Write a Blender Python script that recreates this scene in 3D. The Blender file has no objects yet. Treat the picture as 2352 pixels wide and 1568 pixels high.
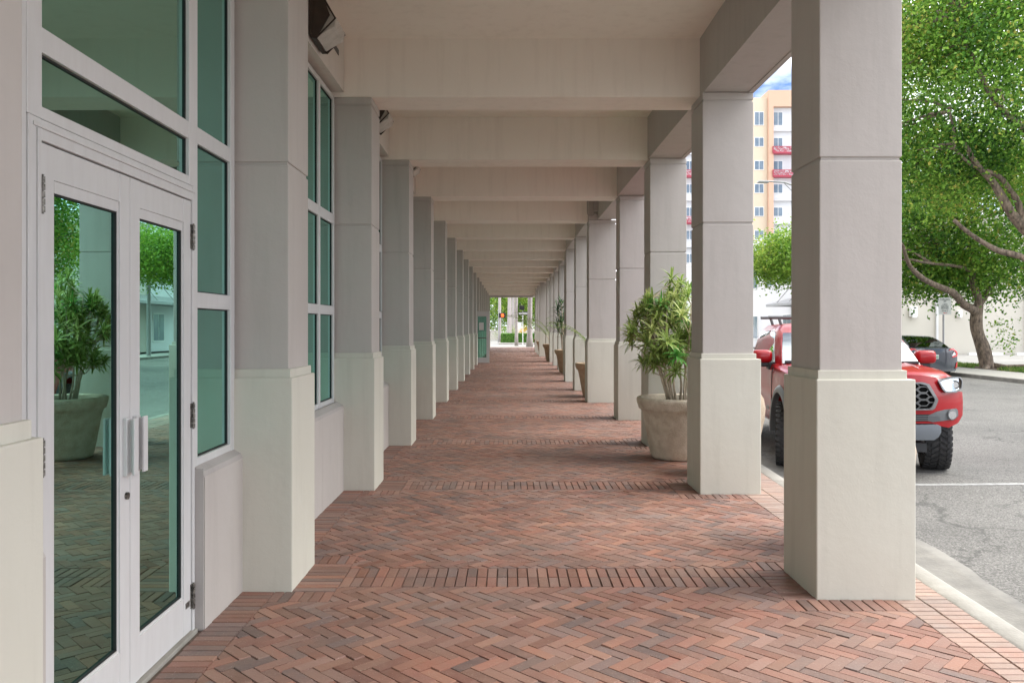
import bpy, bmesh, math, random
from mathutils import Vector, Matrix, noise
random.seed(7)
R = math.radians
sc = bpy.context.scene
col = sc.collection
# ------------------------------------------------------------ camera
EYE = 1.6
cam = bpy.data.cameras.new('camera'); camo = bpy.data.objects.new('camera', cam); col.objects.link(camo)
camo.location = (0, 0, EYE); camo.rotation_euler = (R(90), 0, 0)
cam.sensor_width = 36; cam.lens = 36*1900/2352; cam.shift_x = 8/2352; cam.shift_y = -34/2352
cam.clip_start = 0.05; cam.clip_end = 3000
sc.camera = camo
def at(x, y, D):          # metres for a point seen at (x, y) of a 2352 wide picture, D metres ahead
    return Vector(((x-1168)*D/1900, D, EYE-(y-750)*D/1900))
# ------------------------------------------------------------ world and sun
SUN_EL, SUN_AZ = 50, 84   # azimuth from +Y towards +X
w = bpy.data.worlds.new('World'); sc.world = w; w.use_nodes = True
nt = w.node_tree; nt.nodes.clear()
def N(nt, t, **k):
    n = nt.nodes.new(t)
    for a, b in k.items(): setattr(n, a, b)
    return n
sky = N(nt, 'ShaderNodeTexSky', sky_type='NISHITA', sun_disc=False)
sky.sun_elevation = R(SUN_EL); sky.sun_rotation = R(SUN_AZ); sky.air_density = 0.7; sky.dust_density = 0.1; sky.ozone_density = 10.0
tc = N(nt, 'ShaderNodeTexCoord'); mp = N(nt, 'ShaderNodeMapping'); mp.inputs['Scale'].default_value = (1, 1, 2.6)
mp.inputs['Location'].default_value = (0.33, 3.3, 0.26)
nz = N(nt, 'ShaderNodeTexNoise'); nz.inputs['Scale'].default_value = 2.3; nz.inputs['Detail'].default_value = 8; nz.inputs['Roughness'].default_value = .58
cr = N(nt, 'ShaderNodeValToRGB'); cr.color_ramp.elements[0].position = .36; cr.color_ramp.elements[1].position = .60
mx = N(nt, 'ShaderNodeMix', data_type='RGBA'); mx.inputs[7].default_value = (25.0, 25.0, 25.4, 1)
bg = N(nt, 'ShaderNodeBackground'); bg.inputs[1].default_value = .05
wo = N(nt, 'ShaderNodeOutputWorld')
L = nt.links.new
L(tc.outputs['Generated'], mp.inputs[0]); L(mp.outputs[0], nz.inputs[0]); L(nz.outputs[0], cr.inputs[0])
L(cr.outputs[0], mx.inputs[0]); L(sky.outputs[0], mx.inputs[6]); L(mx.outputs[2], bg.inputs[0]); L(bg.outputs[0], wo.inputs[0])
sl = bpy.data.lights.new('sun', 'SUN'); sl.energy = 1.3; sl.angle = R(40); sl.color = (1, .95, .88)
so = bpy.data.objects.new('sun', sl); col.objects.link(so); so.location = (20, -10, 40)
_d = -Vector((math.sin(R(SUN_AZ))*math.cos(R(SUN_EL)), math.cos(R(SUN_AZ))*math.cos(R(SUN_EL)), math.sin(R(SUN_EL))))
so.rotation_euler = _d.to_track_quat('-Z', 'Y').to_euler()
sc.view_settings.view_transform = 'Standard'; sc.view_settings.look = 'None'; sc.view_settings.gamma = 1
sc.view_settings.exposure = 1.97
try:
    sc.cycles.max_bounces = 14; sc.cycles.diffuse_bounces = 10; sc.cycles.transparent_max_bounces = 24
except Exception: pass

# ------------------------------------------------------------ materials
def mat(name, base=(.5,.5,.5), rough=.6, metal=0, spots=None, scale=8, amt=.25, bump=0, bscale=60, spec=.5, coat=0, detail=5, stretch=None):
    """principled with procedural colour mottling (mixes base with spots) and bump"""
    m = bpy.data.materials.new(name); m.use_nodes = True; t = m.node_tree; b = t.nodes['Principled BSDF']
    b.inputs['Base Color'].default_value = (*base, 1); b.inputs['Roughness'].default_value = rough
    b.inputs['Metallic'].default_value = metal; b.inputs['Specular IOR Level'].default_value = spec
    if coat: b.inputs['Coat Weight'].default_value = coat; b.inputs['Coat Roughness'].default_value = .04
    l = t.links.new; co = N(t, 'ShaderNodeTexCoord'); src = co.outputs['Object']
    if stretch:
        mpp = N(t, 'ShaderNodeMapping'); mpp.inputs['Scale'].default_value = stretch; l(src, mpp.inputs[0]); src = mpp.outputs[0]
    if spots:
        n = N(t, 'ShaderNodeTexNoise'); n.inputs['Scale'].default_value = scale; n.inputs['Detail'].default_value = detail; n.inputs['Roughness'].default_value = .62
        r = N(t, 'ShaderNodeMapRange'); r.inputs[1].default_value = .35; r.inputs[2].default_value = .68; r.inputs[4].default_value = amt
        x = N(t, 'ShaderNodeMix', data_type='RGBA'); x.inputs[6].default_value = (*base, 1); x.inputs[7].default_value = (*spots, 1)
        l(src, n.inputs[0]); l(n.outputs[0], r.inputs[0]); l(r.outputs[0], x.inputs[0]); l(x.outputs[2], b.inputs['Base Color'])
    if bump:
        n2 = N(t, 'ShaderNodeTexNoise'); n2.inputs['Scale'].default_value = bscale; n2.inputs['Detail'].default_value = 4
        bp = N(t, 'ShaderNodeBump'); bp.inputs['Strength'].default_value = bump; bp.inputs['Distance'].default_value = .01
        l(co.outputs['Object'], n2.inputs[0]); l(n2.outputs[0], bp.inputs['Height']); l(bp.outputs[0], b.inputs['Normal'])
    return m
def stucco(name, base, dirt):
    """painted render: fine grain bump, trowel waves, cloudy tone, faint vertical streaks and small pits"""
    m = bpy.data.materials.new(name); m.use_nodes = True; t = m.node_tree; b = t.nodes['Principled BSDF']; l = t.links.new
    b.inputs['Roughness'].default_value = .72; b.inputs['Specular IOR Level'].default_value = .3
    co = N(t, 'ShaderNodeTexCoord'); g = N(t, 'ShaderNodeNewGeometry')
    def nz(scale, det, rough=.6, vec=None):
        n = N(t, 'ShaderNodeTexNoise'); n.inputs['Scale'].default_value = scale; n.inputs['Detail'].default_value = det; n.inputs['Roughness'].default_value = rough
        l(vec or g.outputs['Position'], n.inputs[0]); return n.outputs[0]
    mp = N(t, 'ShaderNodeMapping'); mp.inputs['Scale'].default_value = (5, 5, .45); l(g.outputs['Position'], mp.inputs[0])
    a = nz(1.3, 6); s = nz(1.6, 5, .65, mp.outputs[0])
    def rng(v, lo, hi, o):
        r = N(t, 'ShaderNodeMapRange'); r.inputs[1].default_value = lo; r.inputs[2].default_value = hi; r.inputs[4].default_value = o; l(v, r.inputs[0]); return r.outputs[0]
    c1 = N(t, 'ShaderNodeMix', data_type='RGBA'); c1.inputs[6].default_value = (*base, 1); c1.inputs[7].default_value = (*dirt, 1); l(rng(a, .38, .72, .38), c1.inputs[0])
    c2 = N(t, 'ShaderNodeMix', data_type='RGBA'); c2.inputs[7].default_value = tuple(v*.78 for v in dirt)+(1,); l(c1.outputs[2], c2.inputs[6]); l(rng(s, .5, .75, .30), c2.inputs[0])
    l(c2.outputs[2], b.inputs['Base Color'])
    n1 = nz(90, 4); n2 = nz(5, 4); n3 = nz(32, 2)
    pit = N(t, 'ShaderNodeMapRange'); pit.inputs[1].default_value = .70; pit.inputs[2].default_value = .78; l(n3, pit.inputs[0])
    ad = N(t, 'ShaderNodeMath', operation='MULTIPLY_ADD'); ad.inputs[1].default_value = .12; l(n1, ad.inputs[0]); l(n2, ad.inputs[2])
    ad2 = N(t, 'ShaderNodeMath', operation='MULTIPLY_ADD'); ad2.inputs[1].default_value = .10; l(pit.outputs[0], ad2.inputs[0]); l(ad.outputs[0], ad2.inputs[2])
    bp = N(t, 'ShaderNodeBump'); bp.inputs['Strength'].default_value = .32; bp.inputs['Distance'].default_value = .012
    l(ad2.outputs[0], bp.inputs['Height']); l(bp.outputs[0], b.inputs['Normal'])
    return m
M = {}
M['shaft'] = stucco('shaft_paint', (.475,.442,.412), (.405,.37,.338))
M['plinth'] = stucco('plinth_paint', (.575,.56,.485), (.50,.48,.405))
M['ceiling'] = stucco('ceiling_paint', (.86,.81,.73), (.81,.74,.65))
M['beam'] = stucco('beam_paint', (.84,.785,.71), (.78,.71,.63))
M['wall'] = stucco('wall_paint', (.64,.60,.55), (.56,.51,.46))
M['sill'] = stucco('sill_concrete', (.42,.39,.37), (.32,.30,.28))
M['white_frame'] = mat('white_aluminium', (.60,.60,.595), .38, spots=(.50,.49,.48), scale=6, amt=.35, stretch=(4,4,.6))
M['gasket'] = mat('black_rubber', (.012,.012,.012), .6)
M['bronze'] = mat('bronze_metal', (.045,.036,.030), .45, metal=.3, spots=(.09,.07,.055), scale=14, amt=.4)
M['steel'] = mat('hinge_steel', (.30,.28,.25), .45, metal=.7, spots=(.02,.018,.015), scale=45, amt=1)
M['dark'] = mat('dark_interior', (.035,.034,.034), .8)
M['grey_room'] = mat('room_paint', (.62,.62,.60), .8)
M['white'] = mat('white_paint', (.75,.75,.73), .5)
M['blind'] = mat('blind_fabric', (.62,.62,.58), .8)
M['lens'] = mat('prismatic_lens', (.60,.58,.54), .25, spots=(.40,.38,.34), scale=9, amt=.6, bump=.5, bscale=120)
M['mortar'] = mat('sand_joint', (.10,.07,.055), .95, spots=(.19,.155,.13), scale=20, amt=.6)
M['concrete'] = mat('kerb_concrete', (.34,.325,.29), .85, spots=(.20,.19,.165), scale=4, amt=.6, bump=.4, bscale=50)
M['gutterc'] = mat('gutter_concrete', (.23,.22,.195), .85, spots=(.10,.096,.088), scale=3, amt=.8, bump=.5, bscale=50, detail=9)
M['sidewalk'] = mat('sidewalk_concrete', (.34,.33,.30), .9, spots=(.25,.24,.215), scale=.8, amt=.6, bump=.3)
M['lot'] = mat('lot_asphalt', (.27,.265,.25), .9, spots=(.20,.195,.18), scale=.6, amt=.7)
M['line'] = mat('road_paint', (.44,.44,.43), .8, spots=(.22,.22,.21), scale=18, amt=.9, detail=8)
M['soil'] = mat('soil', (.05,.035,.025), .95, spots=(.12,.08,.05), scale=40, amt=.7, bump=.8, bscale=90)
M['bark'] = mat('tree_bark', (.27,.205,.155), .9, spots=(.035,.027,.022), scale=13, amt=.95, bump=1.0, bscale=22, stretch=(1,1,.35))
M['palmbark'] = mat('palm_bark', (.42,.38,.36), .9, spots=(.26,.23,.22), scale=5, amt=.7, stretch=(.6,.6,5))
M['stem'] = mat('plant_stem', (.60,.50,.38), .8, spots=(.38,.30,.21), scale=25, amt=.6)
M['cream_wall'] = mat('cream_render', (.55,.52,.455), .8, spots=(.47,.445,.39), scale=.3, amt=.5)
M['white_wall'] = mat('white_render', (.66,.66,.66), .8, spots=(.56,.57,.58), scale=.3, amt=.5)
M['steel_pole'] = mat('galvanised_steel', (.34,.34,.34), .5, metal=.5, spots=(.24,.24,.24), scale=12, amt=.5)
M['sign_face'] = mat('sign_sheet', (.48,.50,.47), .5, spots=(.38,.39,.36), scale=5, amt=.5)
M['ink'] = mat('sign_ink', (.10,.12,.11), .6)
M['redink'] = mat('red_ink', (.45,.02,.02), .6)
M['black'] = mat('black_plastic', (.02,.02,.022), .5)
M['blackmetal'] = mat('black_metal', (.03,.03,.03), .4, metal=.3)
def asphalt():
    m = bpy.data.materials.new('street_asphalt'); m.use_nodes = True; t = m.node_tree; b = t.nodes['Principled BSDF']; l = t.links.new
    b.inputs['Roughness'].default_value = .92; g = N(t, 'ShaderNodeNewGeometry')
    def nz(scale, det, rough=.6, vec=None):
        n = N(t, 'ShaderNodeTexNoise'); n.inputs['Scale'].default_value = scale; n.inputs['Detail'].default_value = det; n.inputs['Roughness'].default_value = rough
        l(vec or g.outputs['Position'], n.inputs[0]); return n
    ramp = N(t, 'ShaderNodeValToRGB'); e = ramp.color_ramp.elements
    e[0].position = .30; e[0].color = (.045,.044,.041,1); e[1].position = .72; e[1].color = (.33,.32,.30,1)
    mid = e.new(.5); mid.color = (.146,.142,.131,1)
    l(nz(75, 3, .7).outputs[0], ramp.inputs[0])
    big = N(t, 'ShaderNodeMapRange'); big.inputs[1].default_value = .35; big.inputs[2].default_value = .7; big.inputs[3].default_value = 1.12; big.inputs[4].default_value = .80; l(nz(.45, 7).outputs[0], big.inputs[0])
    mu = N(t, 'ShaderNodeMix', data_type='RGBA', blend_type='MULTIPLY'); mu.inputs[0].default_value = 1; l(ramp.outputs[0], mu.inputs[6]); l(big.outputs[0], mu.inputs[7])
    # cracks: edges of large warped cells
    wn = nz(1.7, 5); ws = N(t, 'ShaderNodeVectorMath', operation='MULTIPLY_ADD'); ws.inputs[1].default_value = (1.1, 1.1, 0); l(wn.outputs['Color'], ws.inputs[0]); l(g.outputs['Position'], ws.inputs[2])
    fl = N(t, 'ShaderNodeMapping'); fl.inputs['Scale'].default_value = (1, 1, 0); l(ws.outputs[0], fl.inputs[0])
    vo = N(t, 'ShaderNodeTexVoronoi', feature='DISTANCE_TO_EDGE'); vo.inputs['Scale'].default_value = .42; l(fl.outputs[0], vo.inputs['Vector'])
    ck = N(t, 'ShaderNodeMapRange'); ck.inputs[1].default_value = .0; ck.inputs[2].default_value = .010; ck.inputs[3].default_value = .8; ck.inputs[4].default_value = 0; l(vo.outputs[0], ck.inputs[0])
    gate = N(t, 'ShaderNodeMapRange'); gate.inputs[1].default_value = .40; gate.inputs[2].default_value = .50; l(nz(.35, 2).outputs[0], gate.inputs[0])
    mm = N(t, 'ShaderNodeMath', operation='MULTIPLY'); l(ck.outputs[0], mm.inputs[0]); l(gate.outputs[0], mm.inputs[1])
    mc = N(t, 'ShaderNodeMix', data_type='RGBA'); mc.inputs[7].default_value = (.06,.06,.055,1); l(mm.outputs[0], mc.inputs[0]); l(mu.outputs[2], mc.inputs[6])
    oil = N(t, 'ShaderNodeMapRange'); oil.inputs[1].default_value = .60; oil.inputs[2].default_value = .74; oil.inputs[4].default_value = .45; l(nz(1.3, 5, .7).outputs[0], oil.inputs[0])
    mo = N(t, 'ShaderNodeMix', data_type='RGBA'); mo.inputs[7].default_value = (.06,.058,.055,1); l(oil.outputs[0], mo.inputs[0]); l(mc.outputs[2], mo.inputs[6])
    l(mo.outputs[2], b.inputs['Base Color'])
    bp = N(t, 'ShaderNodeBump'); bp.inputs['Strength'].default_value = .6; bp.inputs['Distance'].default_value = .01; l(nz(90, 3).outputs[0], bp.inputs['Height']); l(bp.outputs[0], b.inputs['Normal'])
    return m
M['asphalt'] = asphalt()
def brickmat():
    m = bpy.data.materials.new('clay_paver'); m.use_nodes = True; t = m.node_tree; b = t.nodes['Principled BSDF']; l = t.links.new
    b.inputs['Roughness'].default_value = .62; b.inputs['Specular IOR Level'].default_value = .42
    a = N(t, 'ShaderNodeAttribute', attribute_name='Col'); g = N(t, 'ShaderNodeNewGeometry')
    def nz(scale, det, rough=.6):
        n = N(t, 'ShaderNodeTexNoise'); n.inputs['Scale'].default_value = scale; n.inputs['Detail'].default_value = det; n.inputs['Roughness'].default_value = rough
        l(g.outputs['Position'], n.inputs[0]); return n.outputs[0]
    def rng(v, lo, hi, o, base=0):
        r = N(t, 'ShaderNodeMapRange'); r.inputs[1].default_value = lo; r.inputs[2].default_value = hi; r.inputs[3].default_value = base; r.inputs[4].default_value = o; l(v, r.inputs[0]); return r.outputs[0]
    def mix(f, A, B):
        x = N(t, 'ShaderNodeMix', data_type='RGBA'); l(f, x.inputs[0]); l(A, x.inputs[6]); x.inputs[7].default_value = (*B, 1); return x.outputs[2]
    c = mix(rng(nz(3.1, 4), .50, .72, .35), a.outputs['Color'], (.32,.125,.08)); c = mix(rng(nz(14, 5), .42, .7, .35), c, (.27,.165,.125))
    c = mix(rng(nz(.8, 6), .45, .75, .34), c, (.30,.24,.205))        # worn dusty patches
    c = mix(rng(nz(1.3, 4), .50, .72, .42), c, (.12,.10,.095))     # old dark stains
    c = mix(rng(nz(130, 2, .8), .66, .72, .55), c, (.66,.6,.54))     # specks of grit
    l(c, b.inputs['Base Color'])
    bp = N(t, 'ShaderNodeBump'); bp.inputs['Strength'].default_value = .45; bp.inputs['Distance'].default_value = .006; l(nz(60, 5), bp.inputs['Height']); l(bp.outputs[0], b.inputs['Normal'])
    return m
M['brick'] = brickmat()
def glassmat(name, refl, trans, lo, hi):
    m = bpy.data.materials.new(name); m.use_nodes = True; t = m.node_tree; t.nodes.clear(); l = t.links.new
    g = N(t, 'ShaderNodeBsdfGlossy'); g.inputs['Color'].default_value = (*refl, 1); g.inputs['Roughness'].default_value = .006
    tr = N(t, 'ShaderNodeBsdfTransparent'); tr.inputs[0].default_value = (*trans, 1)
    lw = N(t, 'ShaderNodeFresnel'); lw.inputs['IOR'].default_value = 1.75
    r = N(t, 'ShaderNodeMapRange'); r.inputs[1].default_value = 0; r.inputs[2].default_value = .6; r.inputs[3].default_value = lo; r.inputs[4].default_value = hi
    x = N(t, 'ShaderNodeMixShader'); o = N(t, 'ShaderNodeOutputMaterial')
    l(lw.outputs[0], r.inputs[0]); l(r.outputs[0], x.inputs[0]); l(tr.outputs[0], x.inputs[1]); l(g.outputs[0], x.inputs[2]); l(x.outputs[0], o.inputs[0])
    return m
M['glass'] = glassmat('green_tinted_glass', (.46,.86,.76), (.44,.76,.66), .60, .95)
M['carglass'] = glassmat('car_glass', (.8,.86,.86), (.10,.12,.12), .22, .9)
M['clearlens'] = glassmat('clear_lens', (.95,.95,.95), (.8,.82,.84), .12, .6)
def leafmat(name, stops, rough=.5, trans=.45):
    """colour per leaf from attribute Col.r (or a two tone leaf if stops is None), part translucent"""
    m = bpy.data.materials.new(name); m.use_nodes = True; t = m.node_tree; b = t.nodes['Principled BSDF']; l = t.links.new; o = t.nodes['Material Output']
    a = N(t, 'ShaderNodeAttribute', attribute_name='Col')
    if stops:
        sp = N(t, 'ShaderNodeSeparateColor'); l(a.outputs['Color'], sp.inputs[0])
        r = N(t, 'ShaderNodeValToRGB'); e = r.color_ramp.elements
        e[0].position = 0; e[0].color = (*stops[0], 1); e[1].position = 1; e[1].color = (*stops[-1], 1)
        for i, s in enumerate(stops[1:-1]):
            q = e.new((i+1)/(len(stops)-1)); q.color = (*s, 1)
        l(sp.outputs[0], r.inputs[0]); cc = r.outputs[0]
    else: cc = a.outputs['Color']
    l(cc, b.inputs['Base Color']); b.inputs['Roughness'].default_value = rough; b.inputs['Specular IOR Level'].default_value = .3
    tl = N(t, 'ShaderNodeBsdfTranslucent'); x = N(t, 'ShaderNodeMixShader'); x.inputs[0].default_value = trans
    l(cc, tl.inputs[0]); l(b.outputs[0], x.inputs[1]); l(tl.outputs[0], x.inputs[2]); l(x.outputs[0], o.inputs[0])
    return m
M['leaf'] = leafmat('broad_leaf', [(.022,.07,.012),(.07,.19,.025),(.15,.31,.04),(.27,.45,.065),(.40,.38,.08)])
M['leafy'] = leafmat('yellow_green_leaf', [(.06,.15,.02),(.15,.29,.035),(.27,.42,.06),(.40,.48,.09)])
M['hedge'] = leafmat('hedge_leaf', [(.05,.14,.02),(.11,.26,.04),(.20,.38,.07)])
M['croton'] = leafmat('croton_leaf', [(.35,.12,.02),(.60,.38,.03),(.75,.55,.05)])
M['striped'] = leafmat('striped_leaf', None, .4, .3)
M['darkleaf'] = leafmat('dark_strap_leaf', [(.012,.05,.015),(.03,.10,.03),(.07,.17,.05)], .4, .2)
M['frond'] = leafmat('palm_frond', [(.06,.13,.03),(.14,.24,.06),(.24,.32,.10)], .5, .3)
M['grass'] = leafmat('grass_blade', [(.05,.12,.02),(.10,.20,.03),(.22,.24,.07)])
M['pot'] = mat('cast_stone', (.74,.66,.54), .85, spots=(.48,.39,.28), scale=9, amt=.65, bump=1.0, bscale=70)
M['pot3'] = mat('darkened_cast_stone', (.40,.32,.24), .85, spots=(.26,.20,.14), scale=9, amt=.65, bump=1.0, bscale=70)  # cast stone darkened in its colour so outdoor light won't bleach the urns
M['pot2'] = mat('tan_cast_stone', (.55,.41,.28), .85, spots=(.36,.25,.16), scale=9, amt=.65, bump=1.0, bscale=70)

# ------------------------------------------------------------ mesh helpers
class MB:
    def __init__(s): s.v = []; s.f = []; s.c = []
    def add(s, vs, fs, c=None):
        o = len(s.v); s.v += [tuple(v) for v in vs]; s.f += [tuple(i+o for i in f) for f in fs]
        if c is not None: s.c += [c if not isinstance(c, list) else c[i] for i in range(len(vs))]
        return s
    def box(s, x0, x1, y0, y1, z0, z1, b=0):
        if b <= 0:
            vs = [(x,y,z) for x in (x0,x1) for y in (y0,y1) for z in (z0,z1)]
            fs = [(0,1,3,2),(4,6,7,5),(0,4,5,1),(2,3,7,6),(0,2,6,4),(1,5,7,3)]
            return s.add(vs, fs)
        bm = bmesh.new(); bmesh.ops.create_cube(bm, size=1)
        bmesh.ops.scale(bm, vec=(x1-x0, y1-y0, z1-z0), verts=bm.verts); bmesh.ops.translate(bm, vec=((x0+x1)/2,(y0+y1)/2,(z0+z1)/2), verts=bm.verts)
        bmesh.ops.bevel(bm, geom=bm.edges[:], offset=b, segments=2, affect='EDGES', profile=.5)
        return s.bm(bm)
    def bm(s, bm, mtx=None):
        if mtx: bmesh.ops.transform(bm, matrix=mtx, verts=bm.verts)
        bm.verts.index_update(); vs = [v.co[:] for v in bm.verts]; fs = [[v.index for v in f.verts] for f in bm.faces]; bm.free(); return s.add(vs, fs)
    def tube(s, pts, rads, n=8, cap=True):
        pts = [Vector(p) for p in pts]
        if not hasattr(rads, '__len__'): rads = [rads]*len(pts)
        vs = []; fs = []; up = Vector((0,0,1)); prev = None
        for i, p in enumerate(pts):
            d = (pts[min(i+1,len(pts)-1)] - pts[max(i-1,0)])
            if d.length < 1e-9: d = Vector((0,0,1))
            d.normalize()
            a = prev if prev is not None else (Vector((1,0,0)) if abs(d.x) < .9 else Vector((0,1,0)))
            a = (a - d*a.dot(d)); a = a.normalized() if a.length > 1e-6 else d.orthogonal().normalized(); b = d.cross(a); prev = a
            for k in range(n):
                t = 2*math.pi*k/n; vs.append(p + (a*math.cos(t)+b*math.sin(t))*rads[i])
        for i in range(len(pts)-1):
            for k in range(n):
                k2 = (k+1)%n; fs.append((i*n+k, i*n+k2, (i+1)*n+k2, (i+1)*n+k))
        if cap: fs.append(tuple(range(n-1,-1,-1))); fs.append(tuple(range((len(pts)-1)*n, len(pts)*n)))
        return s.add(vs, fs)
    def lathe(s, prof, cx, cy, n=48, wob=0):
        vs = []; fs = []
        for r, z in prof:
            for k in range(n):
                t = 2*math.pi*k/n; rr = r*(1+wob*math.sin(3*t+z*5)); vs.append((cx+rr*math.cos(t), cy+rr*math.sin(t), z))
        for i in range(len(prof)-1):
            for k in range(n):
                k2 = (k+1)%n; fs.append((i*n+k, i*n+k2, (i+1)*n+k2, (i+1)*n+k))
        return s.add(vs, fs)
    def prism(s, poly, axis, a, b):
        """poly of 2D points extruded along axis from a to b (axis x: poly=(y,z); y: (x,z); z: (x,y))"""
        def P(p, t): return {'x': (t,p[0],p[1]), 'y': (p[0],t,p[1]), 'z': (p[0],p[1],t)}[axis]
        n = len(poly); vs = [P(p,a) for p in poly]+[P(p,b) for p in poly]
        fs = [tuple(range(n-1,-1,-1)), tuple(range(n,2*n))]+[(i,(i+1)%n,n+(i+1)%n,n+i) for i in range(n)]
        return s.add(vs, fs)
    def build(s, name, m, parent=None, smooth=False, auto=None, off=None):
        if off is None:
            off = Vector((0,0,0)); q = parent
            while q is not None: off = off + q.location; q = q.parent
        me = bpy.data.meshes.new(name); me.from_pydata([(v[0]-off[0], v[1]-off[1], v[2]-off[2]) for v in s.v], [], s.f); me.validate(); me.update()
        if s.c and len(s.c) == len(me.vertices):
            at_ = me.color_attributes.new('Col', 'FLOAT_COLOR', 'POINT')
            at_.data.foreach_set('color', [x for c in s.c for x in (c[0],c[1],c[2],1)])
        if isinstance(m, str): m = M[m]
        me.materials.append(m)
        bm = bmesh.new(); bm.from_mesh(me); bmesh.ops.recalc_face_normals(bm, faces=bm.faces) if not s.c else None; bm.to_mesh(me); bm.free()
        if smooth:
            me.polygons.foreach_set('use_smooth', [True]*len(me.polygons))
            if auto:
                try: me.set_sharp_from_angle(angle=R(auto))
                except Exception: pass
        o = bpy.data.objects.new(name, me); col.objects.link(o)
        if parent is not None: o.parent = parent
        else:
            pass
        return o
def tag(o, label=None, cat=None, group=None, kind=None):
    if label: o['label'] = label
    if cat: o['category'] = cat
    if group: o['group'] = group
    if kind: o['kind'] = kind
    return o
def thing(name, loc, label, cat, group=None):
    o = bpy.data.objects.new(name, None); o.location = loc; o.empty_display_size = .2; col.objects.link(o); return tag(o, label, cat, group)
def struct(o): o['kind'] = 'structure'; return o
def copy_tree(o, parent=None):
    c = o.copy(); col.objects.link(c); c.parent = parent
    for ch in [x for x in col.objects if x.parent == o]: copy_tree(ch, c)
    return c
def text_mb(s, size, ext=.002, align='CENTER'):
    cu = bpy.data.curves.new('t', 'FONT'); cu.body = s; cu.size = size; cu.extrude = ext; cu.align_x = align; cu.align_y = 'CENTER'; cu.resolution_u = 2
    o = bpy.data.objects.new('t', cu); col.objects.link(o); dg = bpy.context.evaluated_depsgraph_get(); me = bpy.data.meshes.new_from_object(o.evaluated_get(dg))
    vs = [v.co.copy() for v in me.vertices]; fs = [tuple(p.vertices) for p in me.polygons]
    bpy.data.objects.remove(o); bpy.data.curves.remove(cu); bpy.data.meshes.remove(me)
    return vs, fs

# ------------------------------------------------------------ layout of the arcade
LD = [1.75, 5.01, 8.09, 11.15, 14.32, 17.6, 20.95, 24.3, 27.7, 31.1, 34.55, 38.0, 41.4, 44.8, 48.4, 52.0, 55.4, 59.0]   # near faces of the wall pilasters
RD = [1.70, 4.86, 7.92, 11.05, 14.2, 17.45, 20.75, 24.1, 27.5, 30.8, 34.15, 37.5, 40.9, 44.3, 47.9, 51.5, 54.9, 58.5]
RX = [1.81, 1.81, 1.835, 1.865, 1.88, 1.665, 1.655, 1.65, 1.85, 1.85, 1.85, 1.86, 1.85, 1.64, 1.65, 1.66, 1.85, 1.85]
PW = .584; ZP, ZC, ZB, ZT = 1.29, 1.342, 3.856, 4.43
END = 64.5
# ------------------------------------------------------------ ground
b = MB(); b.add([(-900,-600,-.115),(900,-600,-.115),(900,1800,-.115),(-900,1800,-.115)], [(0,1,2,3)]); struct(b.build('ground', 'lot'))
b = MB(); b.add([(2.9,-60,-.10),(15.4,-60,-.10),(15.4,300,-.10),(2.9,300,-.10)], [(0,1,2,3)]); struct(b.build('street', 'asphalt'))
b = MB(); b.add([(-120,69.5,-.106),(2.9,69.5,-.106),(2.9,78.5,-.106),(-120,78.5,-.106)], [(0,1,2,3)]); struct(b.build('cross_street', 'lot'))
b = MB(); b.box(-12, 2.95, END, 69.3, -.30, -.002); struct(b.build('corner_sidewalk', 'concrete'))
b = MB(); b.box(-.95, 6, 79.5, 95, -.30, .0); struct(b.build('far_corner_sidewalk', 'concrete'))
# kerb: a poured strip with rounded nose, swelling a little where it meets the drain apron
def kx(y): return min(2.80, max(2.42, 2.546 + .047*(y-4.1)))
b = MB(); ys = [-4+.25*i for i in range(int((END+4)/.25)+1)]; prof = [(0,-.3),(0,-.004),(.012,.004),(.125,.002),(.15,-.006),(.168,-.03),(.175,-.3)]
vs = []; fs = []
for y in ys:
    for p in prof: vs.append((kx(y)+p[0]+.004*noise.noise((0,y*2,0)), y, p[1]+.003*noise.noise((3,y*3,p[0]))))
n = len(prof)
for i in range(len(ys)-1):
    for k in range(n-1): fs.append((i*n+k, i*n+k+1, (i+1)*n+k+1, (i+1)*n+k))
b.add(vs, fs); struct(b.build('kerb', 'concrete', smooth=True, auto=50))
b2_ = MB(); b2_.prism([(-1.75,-4),(2.42,-4),(2.42,1.42),(2.80,9.5),(2.80,END),(-1.75,END)], 'z', -.30, -.012); struct(b2_.build('paving_bed', 'mortar'))
b = MB(); vs = []; fs = []
for y in ys:
    w_ = .34 + .10*math.exp(-((y-6.2)/.8)**2) + .035*noise.noise((7, y*1.7, 0)) + .012*noise.noise((9, y*7, 0))
    x0 = kx(y)+.172
    for k in range(5):
        t = k/4; vs.append((x0+w_*t, y, -.078-.012*math.sin(t*3.14)-.006*t+.004*noise.noise((t*3,y*3,5))))
    vs.append((x0+w_+.01, y, -.13))
n = 6
for i in range(len(ys)-1):
    for k in range(n-1): fs.append((i*n+k, i*n+k+1, (i+1)*n+k+1, (i+1)*n+k))
b.add(vs, fs); struct(b.build('gutter', 'gutterc', smooth=True))
b = MB(); b.add([(3.25,8.80,-.096),(10.0,9.05,-.096),(10.0,9.15,-.096),(3.25,8.90,-.096)], [(0,1,2,3)]); struct(b.build('parking_stall_line', 'line'))
# far side: kerb, sidewalk, verge, parking lot
b = MB(); b.box(15.38, 15.56, -30, 95, -.3, .02, .02); struct(b.build('far_kerb', 'gutterc'))
b = MB(); b.box(15.56, 17.9, -30, 95, -.3, .0)
struct(b.build('far_sidewalk', 'sidewalk'))
b = MB(); b.box(17.9, 19.5, -30, 47.9, -.3, .01); struct(b.build('verge_soil', 'soil'))
b = MB(); b.box(19.5, 80, -30, 47.9, -.3, .0); struct(b.build('parking_lot', 'lot'))

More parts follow.
